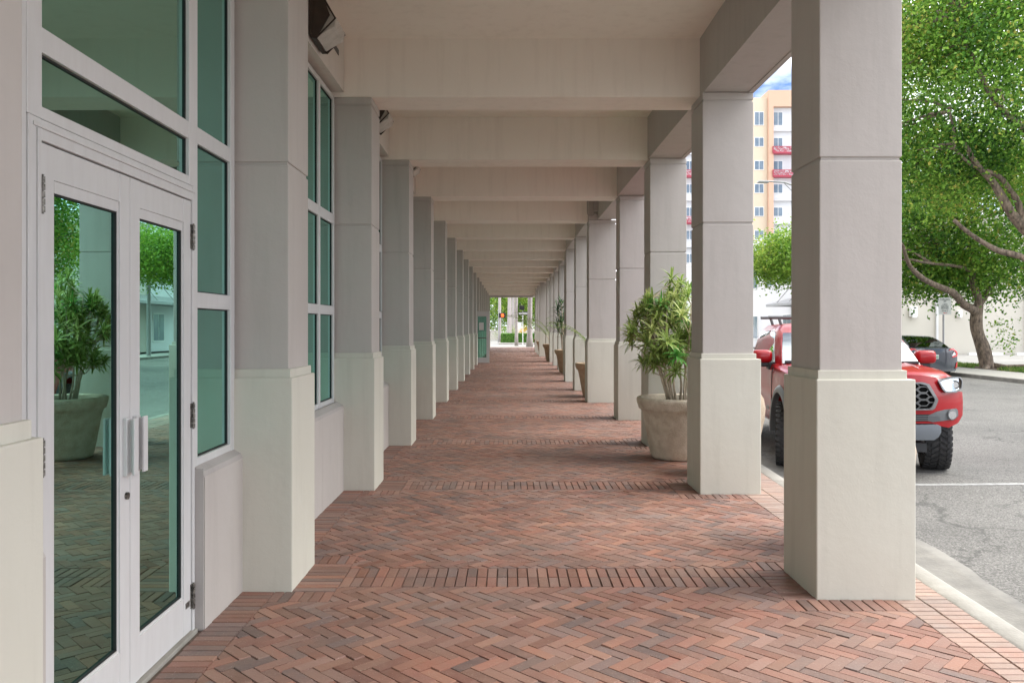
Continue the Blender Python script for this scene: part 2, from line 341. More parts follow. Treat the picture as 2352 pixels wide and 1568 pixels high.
# ------------------------------------------------------------ brick paving
def clip(poly, x0, x1, y0, y1):
    for ax, v, sgn in ((0,x0,1),(0,x1,-1),(1,y0,1),(1,y1,-1)):
        out = []
        for i in range(len(poly)):
            a = poly[i]; c = poly[(i+1)%len(poly)]; da = (a[ax]-v)*sgn; dc = (c[ax]-v)*sgn
            if da >= 0: out.append(a)
            if (da >= 0) != (dc >= 0):
                t = da/(da-dc); out.append((a[0]+(c[0]-a[0])*t, a[1]+(c[1]-a[1])*t))
        poly = out
        if len(poly) < 3: return None
    ar = abs(sum(poly[i][0]*poly[(i+1)%len(poly)][1]-poly[(i+1)%len(poly)][0]*poly[i][1] for i in range(len(poly))))/2
    return poly if ar > .0004 else None
PAL = [(.50,.24,.17),(.46,.25,.19),(.53,.28,.19),(.43,.26,.21),(.48,.29,.22),(.54,.33,.24),(.39,.27,.23),(.34,.28,.26),(.46,.31,.26),(.50,.26,.19),(.27,.235,.235),(.45,.22,.17),(.44,.30,.25)]
BM = MB()
def put(poly, c, z, tl=None, ctr=None):
    if not poly: return
    cx = sum(p[0] for p in poly)/len(poly); cy = sum(p[1] for p in poly)/len(poly); n = len(poly); e = .0036
    tx, ty = tl or (random.gauss(0,.006), random.gauss(0,.006)); ox, oy = ctr or (cx, cy)
    low = [(p[0], p[1], -.012) for p in poly]
    top = []
    for p in poly:
        dx, dy = cx-p[0], cy-p[1]; l_ = math.hypot(dx,dy) or 1
        qx = p[0]+math.copysign(min(e,abs(dx)), dx) if abs(dx) > e else p[0]+dx*.3
        qy = p[1]+math.copysign(min(e,abs(dy)), dy) if abs(dy) > e else p[1]+dy*.3
        if ctr and (abs(p[0]-XL) < 1e-5 or abs(p[0]-XR) < 1e-5): qx = p[0]      # cut only by a zone limit: no joint there
        top.append((qx, qy, z + (qx-ox)*tx + (qy-oy)*ty))
    BM.add(low+top, [tuple(range(n,2*n))]+[(i,(i+1)%n,n+(i+1)%n,n+i) for i in range(n)], c)
def rcol():
    c = random.choice(PAL); c = tuple(q*.70+p*.30 for q, p in zip(c, (.44,.285,.225))); k = random.uniform(.38,.68); return (c[0]*k, c[1]*k*.89, c[2]*k*.86)
def rnd_z(): return -.001+random.uniform(-.0022,.0012)
W_, L_, J = .0655, .1965, .0030
def course(x0, x1, y0, y1, along, light=0):
    """stack laid bricks in a rectangle, long side along x or y"""
    bx, by = (L_, W_) if along == 'x' else (W_, L_)
    nx = max(1, round((x1-x0)/bx)); ny = max(1, round((y1-y0)/by)); bx = (x1-x0)/nx; by = (y1-y0)/ny
    for i in range(nx):
        for j in range(ny):
            X, Y = x0+i*bx, y0+j*by; c = rcol()
            if light: c = tuple(a*(1-light)+q*light for a, q in zip(c, (.48,.38,.31)))
            j_ = J/2+random.uniform(0,.0012)
            put([(X+j_,Y+j_),(X+bx-j_,Y+j_),(X+bx-j_,Y+by-j_),(X+j_,Y+by-j_)], c, rnd_z())
XL, XR, XE = -1.05, 1.62, 2.26
rects = []
ends = RD[:]+[END+.3]
for k in range(len(RD)):
    c0 = RD[k]+.16; band = (c0+.08, c0+.08+2*L_)
    a = RD[k]+PW+L_; z_ = (RD[k+1]-L_) if k+1 < len(RD) else END
    rects.append((XL, XR, band[1], a)); rects.append((XL, XE, a, z_))
    if k+1 < len(RD): rects.append((XL, XR, z_, RD[k+1]+.24))
    course(XL, XR, band[0], band[1], 'y')
    course(XR, XE, RD[k]-L_, RD[k], 'y'); course(XR, XE, RD[k]+PW, a, 'y')
    course(XR, XR+L_+.02, RD[k], RD[k]+PW, 'x')
rects.append((XL, XE, -3, RD[0]-L_)); rects.append((XL, XR, RD[0]-L_, RD[0]+.24))
for k in range(len(LD)):
    lo = LD[k]+PW; hi = LD[k+1] if k+1 < len(LD) else END
    course(-1.62, -1.415, lo, hi, 'x'); course(-1.415, XL, lo, lo+.19, 'y'); course(-1.415, XL, hi-.19, hi, 'y')
    rects.append((-1.415, XL, lo+.19, hi-.19))
    course(-1.32, XL, LD[k], LD[k]+PW, 'x')
course(-1.62, XL, -3, LD[0], 'x')
y = -3
y = -3
while y < END:
    y2 = y+W_; ke = kx(y+.03)+.002; nx_ = 2; bx_ = (ke-XE)/nx_
    for i in range(nx_):
        c = tuple(a*.5+q*.5 for a, q in zip(rcol(), (.44,.36,.30))); x_ = XE+i*bx_
        put([(x_+.0025,y+.0025),(x_+bx_-.0025,y+.0025),(x_+bx_-.0025,y2-.0025),(x_+.0025,y2-.0025)], c, rnd_z())
    y = y2
# 45 degree herringbone, bricks 1 x 3
nn = 3; cs = math.sqrt(.5)
def herr(u, v): return ((u+v)*cs, (u-v)*cs)
umax = int((END+8)/cs/W_)+4
U0, U1 = -int(8/W_), umax
import itertools
rs_sorted = sorted(rects, key=lambda r: r[2])
def emit(u, v, du, dv):
    a_ = .0023+random.uniform(-.0005,.0011); j_ = .0008+random.uniform(0,.0006)
    pts = [herr((u)*W_+a_, v*W_+j_), herr((u+du)*W_-a_, v*W_+j_), herr((u+du)*W_-a_, (v+dv)*W_-j_), herr(u*W_+a_, (v+dv)*W_-j_)]
    mx_ = sum(p[0] for p in pts)/4; my = sum(p[1] for p in pts)/4
    if mx_ < -1.55 or mx_ > XE+.12 or my < -3.1 or my > END+.1: return
    c = rcol(); z = rnd_z(); tl = (random.gauss(0,.006), random.gauss(0,.006))
    for r in rs_sorted:
        if r[2]-.15 > my: break
        if r[3]+.15 < my or mx_ < r[0]-.15 or mx_ > r[1]+.15: continue
        put(clip(pts, *r), c, z, tl, (mx_, my))
vh = int((END+8)/cs/W_/2)+6
for v in range(-vh, 60):
    # x = (u+v)*cs*W in [XL,XE]  ->  u range
    ulo = -v + int(-1.65/cs/W_) - 2; uhi = -v + int((XE+.2)/cs/W_) + 2
    for u in range(ulo, uhi):
        m_ = (u-v) % (2*nn)
        if m_ == 0: emit(u, v, nn, 1)
        elif m_ == 2*nn-1: emit(u, v, 1, nn)
struct(BM.build('brick_pavement', 'brick'))

# ------------------------------------------------------------ the arcade building
bld = thing('arcade_building', (-1.6, 5, 0), 'long pale stucco arcade building with plastered columns, deep ceiling beams and green glazed shopfronts', 'building')
def column(x0, x1, y0, side):
    """square pier; returns shaft with plinth and cap below it as its pieces"""
    ins = .045
    sx0, sx1 = (x0+.034, x1-.06) if side == 'r' else (x0, x1-.034)
    y1 = y0+PW; top = ZB-.0015
    s = MB(); g = .011
    zs = [ZC-.01, 2.585, 2.605, 3.765, 3.785, top]
    for i in range(len(zs)-1):
        k = g if i % 2 else 0
        if side == 'r': s.box(sx0+k, sx1-k, y0+ins+k, y1-ins-k, zs[i], zs[i+1], 0 if k else .006)
        else: s.box(sx0, sx1-k, y0+ins+k, y1-ins-k, zs[i], zs[i+1], 0 if k else .006)
    sh = s.build('column', 'shaft', bld)
    p = MB()
    p.box(x0, x1, y0, y1, -.02, ZP, .007)
    p.build('plinth', 'plinth', sh)
    c = MB(); 
    if side == 'r': c.box(sx0-.016, sx1+.022, y0+.028, y1-.028, ZP-.01, ZC, .004)
    else: c.box(x0+.001, sx1+.016, y0+.028, y1-.028, ZP-.01, ZC, .004)
    c.build('cap_moulding', 'plinth', sh)
    return sh
WX = -1.615
for d in LD: column(-2.0, -1.31, d, 'l')
for i, (d, x) in enumerate(zip(RD, RX)): column(x, x+PW+(.085 if i in (5, 13) else 0), d, 'r')   # the corner piers of the stepped bays are wider
# cross beams: their underside crosses from the wall to the girder
def gx(d): return 1.69 if any(a-.3 < d < e for a, e in ((17.4, 25.0), (44.2, 52.3))) else 1.882
for i, d in enumerate(LD):
    s = MB(); r_ = RD[i]; y0 = (d+.045); y1 = y0+.50
    s.box(-2.0, gx(d)+.02, y0, y1, ZB, ZT+.15, .005); s.build('beam', 'beam', bld)
s = MB(); s.box(-2.0, 2.35, -4, END-.6, ZT, ZT+.3); s.build('ceiling', 'ceiling', bld)
def girder(a, e, x0):
    s = MB(); s.box(x0, x0+.49, a, e, ZB+.003, 9.0); s.box(x0+.43, x0+.478, a, e, ZB-.006, ZB+.004)
    s.build('girder', 'shaft', bld)
for a, e, x0 in ((-4, 17.45, 1.882), (17.452, 24.8, 1.69), (24.802, 44.3, 1.88), (44.302, 52.2, 1.69), (52.202, END-.5, 1.88)): girder(a, e, x0)
s = MB(); s.box(-1.99, 2.3, END-5.0, END-.9, ZB+.45, 9.0); s.box(-1.98, 1.86, 63.2, 63.7, ZB-.02, ZB+.6); s.build('end_lintel', 'shaft', bld)
s = MB(); s.box(-14, 1.86, -4, END-1, ZT+.32, 9.0); s.box(-14, 2.30, -4, END-1, 9.001, 9.25); s.build('upper_floor', 'shaft', bld)
# wall above windows, dado and sills
s = MB()
for k in range(len(LD)):
    lo = LD[k]+PW; hi = LD[k+1] if k+1 < len(LD) else END-1
    s.box(-2.0, WX, lo-.04, hi+.04, 3.90, ZT+.1)
s.box(-2.0, WX, -4, LD[0], 0, ZT+.1)
s.build('upper_wall', 'wall', bld)
def dado(lo, hi, ret0=False, ret1=False):
    s = MB(); s.prism([(WX+.004,-.02),(WX+.004,.80),(WX-.008,.825),(-1.69,.855),(-1.9,.855),(-1.9,-.02)], 'y', lo, hi)   # poly = (x, z)
    return s.build('dado_wall', 'shaft', bld)
def prof_sill(lo, hi):
    s = MB(); s.prism([(WX+.006,.808),(WX-.004,.832),(-1.68,.868),(-1.68,.856),(-1.62,.80)], 'y', lo, hi); return s.build('window_sill', 'sill', bld)
PX = -1.705
def glazing(name, y0, y1, cols_, rows, px=PX, parent=bld, t=.085, edge=.045):
    """frame with mullions and transoms as one part; cols_/rows are the glass openings"""
    f = MB(); gk = MB(); gl = MB()
    zs0, zs1 = rows[0][0]-edge, rows[-1][1]+edge
    # verticals
    ed = [y0]+[q for c in cols_ for q in c]+[y1]
    for i in range(0, len(ed), 2): f.box(px-t, px, ed[i], ed[i+1], zs0, zs1, .003)
    er = [zs0]+[q for r in rows for q in r]+[zs1]
    for c in cols_:
        for i in range(0, len(er), 2): f.box(px-t, px-.0025, c[0]-.002, c[1]+.002, er[i], er[i+1], .003)
        for r in rows:
            e = .007
            gl.box(px-.030, px-.026, c[0], c[1], r[0], r[1])
            for q in ((c[0],c[0]+e,r[0],r[1]),(c[1]-e,c[1],r[0],r[1])): gk.box(px-.034, px-.018, *q)
            for q in ((r[0],r[0]+e),(r[1]-e,r[1])): gk.box(px-.034, px-.018, c[0]+e, c[1]-e, *q)
    fr = f.build(name, 'white_frame', parent)
    gk.build('gasket', 'gasket', fr); gl.build('glass', 'glass', fr)
    return fr
for k in range(1, len(LD)):
    lo = LD[k]+PW; hi = LD[k+1] if k+1 < len(LD) else END-1
    if k == 10:      # second entrance, its door stands open
        dado(lo, lo+.45); dado(hi-.75, hi)
        glazing('shopfront_window', lo, lo+.42, [(lo+.05,lo+.37)], [(.90,1.70),(1.785,2.58),(2.67,3.80)])
        glazing('shopfront_window', hi-.72, hi, [(hi-.67,hi-.05)], [(.90,1.70),(1.785,2.58),(2.67,3.80)])
        glazing('shopfront_window', lo+.425, hi-.725, [(lo+.48,hi-.78)], [(2.40,2.58),(2.67,3.80)]); continue
    dado(lo-.01, hi+.01); prof_sill(lo-.01, hi+.01)
    n_ = 4; wd = (hi-lo)/n_
    cols_ = [(lo+i*wd+.035, lo+(i+1)*wd-.035) for i in range(n_)]
    glazing('shopfront_window', lo-.01, hi+.01, cols_, [(.905,1.715),(1.80,2.60),(2.695,3.81)])
    if k < 5:
        bl = MB(); q = lo+.05
        while q < hi-.05: bl.box(-1.86,-1.853,q,q+.075,.9,2.62); q += .125
        bl.build('window_blind', 'blind', bld)
# entrance bay
DX = -1.66
dado(LD[0]+PW-.01, 2.88); dado(4.387, 5.03); prof_sill(4.375, 5.02)
s = MB(); s.prism([(4.380,0),(4.380,.84),(4.372,.85),(4.372,0)], 'x', -1.70, WX+.002); s.build('dado_return', 'sill', bld)
ZR = [(.90,1.70),(1.785,2.58),(2.668,3.82)]
glazing('entrance_sidelight', 4.372, 5.02, [(4.423,4.945)], ZR, px=DX-.002)
glazing('entrance_sidelight', 2.33, 2.852, [(2.38,2.80)], ZR, px=DX-.002)
glazing('entrance_transom', 2.852, 4.370, [(2.945,4.30)], [(2.384,2.577),(2.667,3.82)], px=DX)
s = MB()   # door frame: jambs and head
s.box(DX-.06, DX+.004, 2.853, 2.931, 0, 2.337, .003); s.box(DX-.06, DX+.004, 4.339, 4.370, 0, 2.337, .003); s.box(DX-.06, DX+.002, 2.931, 4.339, 2.262, 2.336, .003)
s.box(DX-.06, DX+.012, 2.90, 2.922, 0, 2.30, .003); s.box(DX-.06, DX+.010, 2.88, 4.37, 2.303, 2.318, .002)
s.build('door_frame', 'white_frame', bld)
def door(y0, y1, g0, g1, hinge_y, handle_y):
    f = MB(); zt, zg0, zg1 = 2.256, .217, 2.09
    a, c = DX-.075, DX-.004
    f.box(a, c, y0+.002, g0-.012, .012, zt, .002); f.box(a, c, g1+.012, y1-.002, .012, zt, .002)
    f.box(a, c-.002, g0-.014, g1+.014, .012, zg0-.012, .002); f.box(a, c-.002, g0-.014, g1+.014, 2.135, zt, .002)
    for q in ((g0-.012,g0,zg0-.012,zg1+.045),(g1,g1+.012,zg0-.012,zg1+.045)): f.box(a+.01, c-.007, *q)
    f.box(a+.01, c-.007, g0, g1, zg0-.012, zg0); f.box(a+.01, c-.006, g0, g1, zg1, 2.134)
    d = f.build('door', 'white_frame', bld)
    g = MB(); g.box(DX-.028, DX-.024, g0, g1, zg0, zg1); g.build('glass', 'glass', d)
    k = MB(); e = .006
    for q in ((g0,g0+e,zg0,zg1),(g1-e,g1,zg0,zg1)): k.box(DX-.032, DX-.014, *q)
    for q in ((zg0,zg0+e),(zg1-e,zg1)): k.box(DX-.032, DX-.014, g0+e, g1-e, *q)
    k.build('gasket', 'gasket', d)
    for z in (2.07, 1.135, .19):
        h = MB(); 
        h.box(DX-.004, DX+.001, hinge_y-.016, hinge_y+.016, z-.064, z+.064)
        for i in range(5): h.tube([(DX+.008, hinge_y, z-.064+i*.0262),(DX+.008, hinge_y, z-.064+i*.0262+.021)], .0085, 10)
        h.tube([(DX+.008,hinge_y,z-.07),(DX+.008,hinge_y,z+.07)], .005, 8)
        h.build('hinge', 'steel', d)
    h = MB(); 
    h.box(DX-.005, DX+.014, handle_y-.030, handle_y+.014, .955, 1.205, .003)      # back plate
    h.box(DX+.010, DX+.040, handle_y-.004, handle_y+.008, .965, 1.195, .003)      # web
    h.box(DX+.034, DX+.045, handle_y-.024, handle_y+.018, .957, 1.203, .003)      # grip
    h.build('pull_handle', 'white_frame', d)
    return d
d1 = door(2.934, 3.637, 3.041, 3.532, 2.934, 3.596)
d2 = door(3.638, 4.336, 3.746, 4.228, 4.340, 3.690)
s = MB(); s.tube([(DX-.005, 3.600, .865),(DX+.006, 3.600, .865)], .016, 16); s.build('lock_cylinder', 'steel', d1)
s = MB(); s.box(DX-.006, DX-.0005, 4.262, 4.312, .145, .175, .001); s.build('maker_plate', 'steel', d2)
s = MB(); s.box(-1.72, DX+.02, 2.88, 4.37, -.02, .010, .003); s.build('threshold', 'concrete', bld)
# open leaf of the far entrance
s = MB(); Y = 36.5; x0, x1 = -1.46, -.845
for q in ((x0,x0+.10,.01,2.28),(x1-.13,x1,.01,2.28)): s.box(q[0],q[1],Y,Y+.045,q[2],q[3],.003)
s.box(x0+.1,x1-.13,Y+.002,Y+.043,.01,.24,.003); s.box(x0+.1,x1-.13,Y+.002,Y+.043,2.05,2.28,.003)
od = s.build('door', 'white_frame', bld); tag(od, 'far white glazed door standing open across the walkway')
s = MB(); s.box(x0+.1,x1-.13,Y+.02,Y+.024,.24,2.05); s.build('glass','glass',od)
s = MB(); s.box(x0+.16,x1-.25,Y+.012,Y+.014,1.45,1.78); s.build('paper_notice','white',od)
s = MB(); s.box(x0+.1,x1-.13,Y-.03,Y-.005,1.08,1.12,.004); s.build('push_bar','steel',od)
# the room behind the glass
s = MB(); s.box(-9, -1.76, -4, END-1, -.06, -.02); s.build('room_floor', 'dark', bld)
s = MB(); s.box(-9.2, -9, -4, END-1, 0, 4.4); s.box(-9, -1.9, 12, 12.1, 0, 4.2); s.box(-9,-1.76,-4.2,-4,0,4.2); s.box(-9,-2,END-1.2,END-1,0,ZT); s.build('room_wall', 'grey_room', bld)
s = MB(); s.box(-9, -2.0, -4, END-1, 4.2, 4.3); s.build('room_ceiling', 'grey_room', bld)
s = MB(); s.box(-2.55,-2.12,4.75,5.15,0,.76,.01); ds = s.build('white_pedestal', 'white'); tag(ds, 'low white display pedestal inside the entrance, seen through the right glass door', 'pedestal')
# grooves under beams at pilaster joints already in shafts. louvred vent on the upper wall
s = MB(); s.box(WX-.002, WX+.006, 7.45, 7.85, 4.17, 4.22)
vn = s.build('wall_vent', 'blackmetal'); tag(vn, 'thin dark slot vent on the wall above the nearest shop window', 'vent')

# ------------------------------------------------------------ wall lights
def wall_light(d, label):
    t = thing('wall_light', (WX, d, 4.1), label, 'wall light', 'bronze wall lights above the shop windows')
    h = MB(); hw = .20
    # housing: sloping wedge, flat top, cut front for the lens
    prof = [(0,-.14),(0,.20),(.10,.20),(.17,.02),(.06,-.17),(.02,-.17)]
    for a, e in ((-hw,-hw+.018),(hw-.018,hw)): h.prism([(WX+p[0], 4.1+p[1]) for p in prof], 'y', d+a, d+e)
    h.prism([(WX+p[0], 4.1+p[1]) for p in [(0,-.14),(0,.20),(.10,.20),(.118,.155),(.03,.12),(.03,-.12),(.055,-.165),(.02,-.17)]], 'y', d-hw+.018, d+hw-.018)
    h.box(WX, WX+.03, d-hw-.012, d+hw+.012, 3.95, 4.24, .006)
    o = h.build('housing', 'bronze', t)
    g = MB(); e = hw-.02
    a, c, q = (WX+.108,4.235), (WX+.225,4.09), (WX+.06,3.945)
    g.prism([(WX+.03,4.22), a, (WX+.22,4.10), (WX+.205,4.03), q, (WX+.03,3.96)], 'y', d-e, d+e)
    g.build('lens', 'lens', t)
    rim = MB()
    for s_ in (-1, 1):
        yy = d+s_*(hw-.006); rim.tube([(WX+.11,yy,4.27),(WX+.215,yy,4.09),(WX+.06,yy,3.93)], .008, 6)
    rim.tube([(WX+.213,d-hw,4.095),(WX+.213,d+hw,4.095)], .004, 5)
    rim.build('lens_rim', 'bronze', t)
    return t
wall_light(6.88, 'large bronze wall light with faceted glass lens above the nearest shop window')
wall_light(9.86, 'second bronze wall light, just below the underside of the nearest ceiling beam')
wall_light(12.95, 'third bronze wall light, small and half hidden behind the second ceiling beam')

# security box with conduit on the stepped girder end
t = thing('junction_box', (1.80, 17.4, 4.1), 'small grey electrical box with looped conduit high on the arcade girder', 'electrical box')
s = MB(); s.box(1.79,1.90,17.30,17.44,4.02,4.26,.006); s.build('box', 'sill', t)
s = MB(); pts = [(1.66,17.40,4.42),(1.66,17.40,4.02)]+[(1.66+.075*(1-math.cos(a)),17.40,4.0-.075*math.sin(a)) for a in [i*math.pi/8 for i in range(1,8)]]+[(1.81,17.40,4.03)]
s.tube(pts, .012, 6); s.tube([(1.86,17.36,4.03),(1.875,17.36,3.90)], .015, 6); s.build('conduit', 'sill', t)

# ------------------------------------------------------------ planters and plants
def pot(x, y, r, h, m, label, rim_h=.13, cat='planter', group='stone planters along the columns'):
    t = thing('planter', (x, y, 0), label, cat, group)
    k = r/.5; z = h
    prof = [(0.0,0.0),(.29*k,0),(.315*k,.012),(.33*k,.05),(.352*k,.2*z),(.387*k,.45*z),(.418*k,.68*z),(.436*k,z-rim_h-.05),(.442*k,z-rim_h-.03),(.472*k,z-rim_h-.012),(.476*k,z-rim_h+.004),(.482*k,z-rim_h+.02),(.497*k,z-.06),(.50*k,z-.03),(.494*k,z-.01),(.475*k,z),(.445*k,z-.004),(.43*k,z-.02),(.42*k,z-.10)]
    s = MB(); s.lathe(prof, x, y, 64, .004); p = s.build('pot', m, t, smooth=True, auto=60)
    s = MB(); s.lathe([(0,z-.075),(.2*k,z-.07),(.425*k,z-.08)], x, y, 24); s.build('soil', 'soil', t, smooth=True)
    return t
def leaf_strip(mb, base, d, up, length, width, droop, cols3, seg=5):
    """a long strap leaf, three vertices across so edges can be paler"""
    d = Vector(d).normalized(); side = d.cross(up)
    side = side.normalized() if side.length > 1e-4 else Vector((1,0,0)); nrm = side.cross(d).normalized()
    vs = []; cs_ = []; p = Vector(base); dd = d.copy()
    for i in range(seg+1):
        t = i/seg; w2 = width*.5*(math.sin(math.pi*min(1, .18+t*.82))**.7 if t < 1 else .02)
        vs += [p-side*w2, p+nrm*(-w2*.25), p+side*w2]; cs_ += [cols3[1], cols3[0], cols3[1]]
        p = p+dd*(length/seg); dd = (dd+Vector((0,0,-1))*droop/seg).normalized()
    fs = []
    for i in range(seg):
        a = i*3; fs += [(a,a+1,a+4,a+3),(a+1,a+2,a+5,a+4)]
    mb.add(vs, fs, cs_)
def rosette(mb, c, ax, n, length, width, droop, cin, cout, spread=(15,95), seg=5):
    ax = Vector(ax).normalized(); a = ax.orthogonal().normalized(); b_ = ax.cross(a)
    for i in range(n):
        f = i/n; th = i*2.399+random.uniform(-.2,.2); ph = R(spread[0]+(spread[1]-spread[0])*(1-f)+random.uniform(-8,8))
        d = ax*math.cos(ph)+(a*math.cos(th)+b_*math.sin(th))*math.sin(ph)
        k = random.uniform(.8,1.25); g = random.uniform(.75,1.3)
        ci = tuple(q*g for q in cin); co_ = tuple(q*g for q in cout)
        leaf_strip(mb, c+ax*(length*.25*f), d, ax, length*k, width, droop*random.uniform(.6,1.3), (ci, co_), seg)
def song_plant(t, x, y, z0, ht, rad, n, seed, lean=(0,0)):
    """many pale canes ending in rosettes of yellow edged leaves"""
    random.seed(seed); st = MB(); lf = MB()
    tips = []
    for i in range(n):
        a = random.uniform(0, 2*math.pi); rr = rad*math.sqrt(random.uniform(0,1))
        q = random.random(); zz = z0+ht*(.34+.66*q)*(1-.30*(rr/rad)**2)
        rr2 = rr*(.5+.5*math.sin(math.pi*min(1,max(.12,q))))
        tips.append(Vector((x+lean[0]*q+rr2*math.cos(a), y+lean[1]*q+rr2*math.sin(a), zz)))
    stems = []
    for i in range(15):
        a = i*2.4; b0 = Vector((x+.14*math.cos(a), y+.14*math.sin(a), z0-.05)); a2 = a+random.uniform(-.3,.3)
        ln = random.uniform(.55,.85); top = Vector((x+rad*.55*math.cos(a2)+lean[0]*.6, y+rad*.55*math.sin(a2)+lean[1]*.6, z0+ht*ln))
        pts = [b0.lerp(top, k/5)+Vector((random.uniform(-.02,.02),random.uniform(-.02,.02),0)) for k in range(6)]
        st.tube(pts, [.016,.014,.013,.011,.010,.008], 6); stems.append(pts)
    for tp in tips:
        best = min(((p_-tp).length+max(0,p_.z-tp.z+.05)*4, p_) for s_ in stems for p_ in s_[2:])[1] if True else None
        mid = best.lerp(tp, .5)+Vector((random.uniform(-.03,.03),)*3)
        st.tube([best, mid, tp], [.008,.007,.006], 5, cap=False)
        ax = (tp-Vector((x,y,z0+ht*.15))).normalized()*.6+Vector((0,0,.75)); g = random.random()
        if g < .12: ci, co_ = (.06,.27,.05), (.20,.46,.10)
        elif g < .6: ci, co_ = (.11,.22,.05), (.50,.60,.18)
        else: ci, co_ = (.15,.25,.06), (.78,.80,.34)
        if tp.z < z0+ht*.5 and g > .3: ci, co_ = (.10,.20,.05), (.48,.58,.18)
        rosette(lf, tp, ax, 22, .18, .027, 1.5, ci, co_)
    st.build('stems', 'stem', t, smooth=True); lf.build('foliage', 'striped', t, smooth=True)
def strap_plant(t, x, y, z0, ht, heads, seed, length=.42, width=.04, mt='darkleaf', canes=3):
    random.seed(seed); st = MB(); lf = MB()
    for i in range(heads):
        a = i*2.1+.5; ln = ht*(.35+.65*(i+1)/heads); tp = Vector((x-.10+.13*math.cos(a), y+.1*math.sin(a), z0+ln))
        st.tube([(x+.05*math.cos(a), y+.05*math.sin(a), z0-.05), ((x+tp.x)/2+.03, (y+tp.y)/2, z0+ln*.5), tp], [.022,.018,.012], 6)
        nl = 26; 
        for j in range(nl):
            f = j/nl; th = j*2.399; ph = R(random.uniform(20,85)); d = Vector((math.cos(th)*math.sin(ph), math.sin(th)*math.sin(ph), math.cos(ph)))
            v = random.random(); c = (v,v,v)
            leaf_strip(lf, tp-Vector((0,0,.35*f)), d, Vector((0,0,1)), length*random.uniform(.7,1.1), width, 1.0, (c,c), 5)
    st.build('stems', 'stem', t, smooth=True); lf.build('foliage', mt, t, smooth=True)
def frond_plant(t, x, y, z0, ht, nf, seed, length=.9, dirs=None):
    random.seed(seed); st = MB(); lf = MB()
    for i in range(nf):
        a = dirs[i] if dirs else i*2.399; el = random.uniform(1.1,1.4); p = Vector((x, y, z0)); d = Vector((math.cos(a)*math.cos(el), math.sin(a)*math.cos(el), math.sin(el)))
        pts = [p.copy()]; L0 = ht*random.uniform(.75,1); n = 16
        for k in range(n):
            p = p+d*((L0+length*.6)/n); d = (d+Vector((math.cos(a)*.06, math.sin(a)*.06, -.075*(k/8)))).normalized(); pts.append(p.copy())
        st.tube(pts, [.012*(1-.8*k/n) for k in range(n+1)], 5)
        for k in range(5, n+1):
            dd = (pts[k]-pts[k-1]).normalized(); sd = dd.cross(Vector((0,0,1))).normalized(); f = (k-5)/(n-5)
            for q in (0, .5):
                bp_ = pts[k-1].lerp(pts[k], q)
                for s_ in (-1,1):
                    v = random.random(); c = (v,v,v)
                    leaf_strip(lf, bp_, dd*.7+sd*s_*.8+Vector((0,0,.1)), Vector((0,0,1)), length*.45*(1-.6*f)*random.uniform(.8,1.1), .022, 1.3, (c,c), 4)
    st.build('stems', 'stem', t, smooth=True); lf.build('foliage', 'frond', t, smooth=True)
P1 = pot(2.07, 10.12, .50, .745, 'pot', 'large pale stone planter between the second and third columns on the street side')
tp = thing('potted_shrub', (2.07, 10.12, .67), 'bushy yellow-green striped shrub with pale canes growing in the nearest large planter', 'plant')
song_plant(tp, 2.10, 10.12, .67, 1.52, .70, 135, 11, (-.05, 0))
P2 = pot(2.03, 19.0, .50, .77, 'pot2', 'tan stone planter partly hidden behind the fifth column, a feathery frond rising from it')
tp = thing('potted_palm', (2.03, 19.0, .70), 'thin feathery palm frond plant in the half hidden planter behind the fifth column', 'plant')
frond_plant(tp, 2.05, 19.0, .70, 1.25, 5, 5, .85, [3.0,.3,1.5,3.5,4.6])
P3 = pot(2.10, 28.9, .50, .80, 'pot2', 'tan stone planter with dark strap-leaved canes, beyond the seventh column')
tp = thing('potted_cane_plant', (2.10, 28.9, .72), 'tall dark green strap-leaved cane plant in the planter beyond the seventh column', 'plant')
strap_plant(tp, 1.93, 28.9, .72, 1.75, 6, 4)
P4 = pot(2.08, 38.4, .50, .80, 'pot2', 'tan stone planter with drooping palm fronds, fourth from the camera')
tp = thing('potted_palm', (2.08, 38.4, .72), 'drooping olive palm fronds over the fourth planter from the camera', 'plant')
frond_plant(tp, 2.0, 38.4, .72, 1.6, 6, 8, 1.1, [2.8,3.6,.4,1.6,4.6,3.1])
P5 = pot(2.04, 46.2, .50, .80, 'pot2', 'tan stone planter far down the arcade, only its rim and one side showing')
P6 = pot(2.10, 53.4, .50, .80, 'pot2', 'farthest tan stone planter, beside the last columns near the bright opening')
tp = thing('potted_palm', (2.1, 53.4, .72), 'spiky green palm plant in the farthest planter near the bright opening', 'plant')
frond_plant(tp, 1.95, 53.4, .72, 2.4, 8, 9, 1.5, [2.6,3.3,3.8,.4,1.6,4.6,3.0,5.4])
# rounded urns on the street side of the two nearest columns
def urn(x, y, r, label):
    t = thing('round_urn', (x, y, 0), label, 'urn', 'rounded urns behind the nearest columns')
    k = r/.42; s = MB()
    prof = [(0,0),(.24*k,0),(.27*k,.04),(.30*k,.18),(.36*k,.40),(.41*k,.60),(.42*k,.72),(.40*k,.82),(.36*k,.88),(.37*k,.92),(.34*k,.93),(.31*k,.88),(.30*k,.80),(0,.80)]
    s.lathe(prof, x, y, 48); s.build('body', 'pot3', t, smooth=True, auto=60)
urn(2.525, 6.02, .40, 'rounded pale stone urn showing as a sliver behind the nearest street column')
urn(2.415, 9.05, .38, 'rounded pale stone urn showing as a sliver beside the second street column')

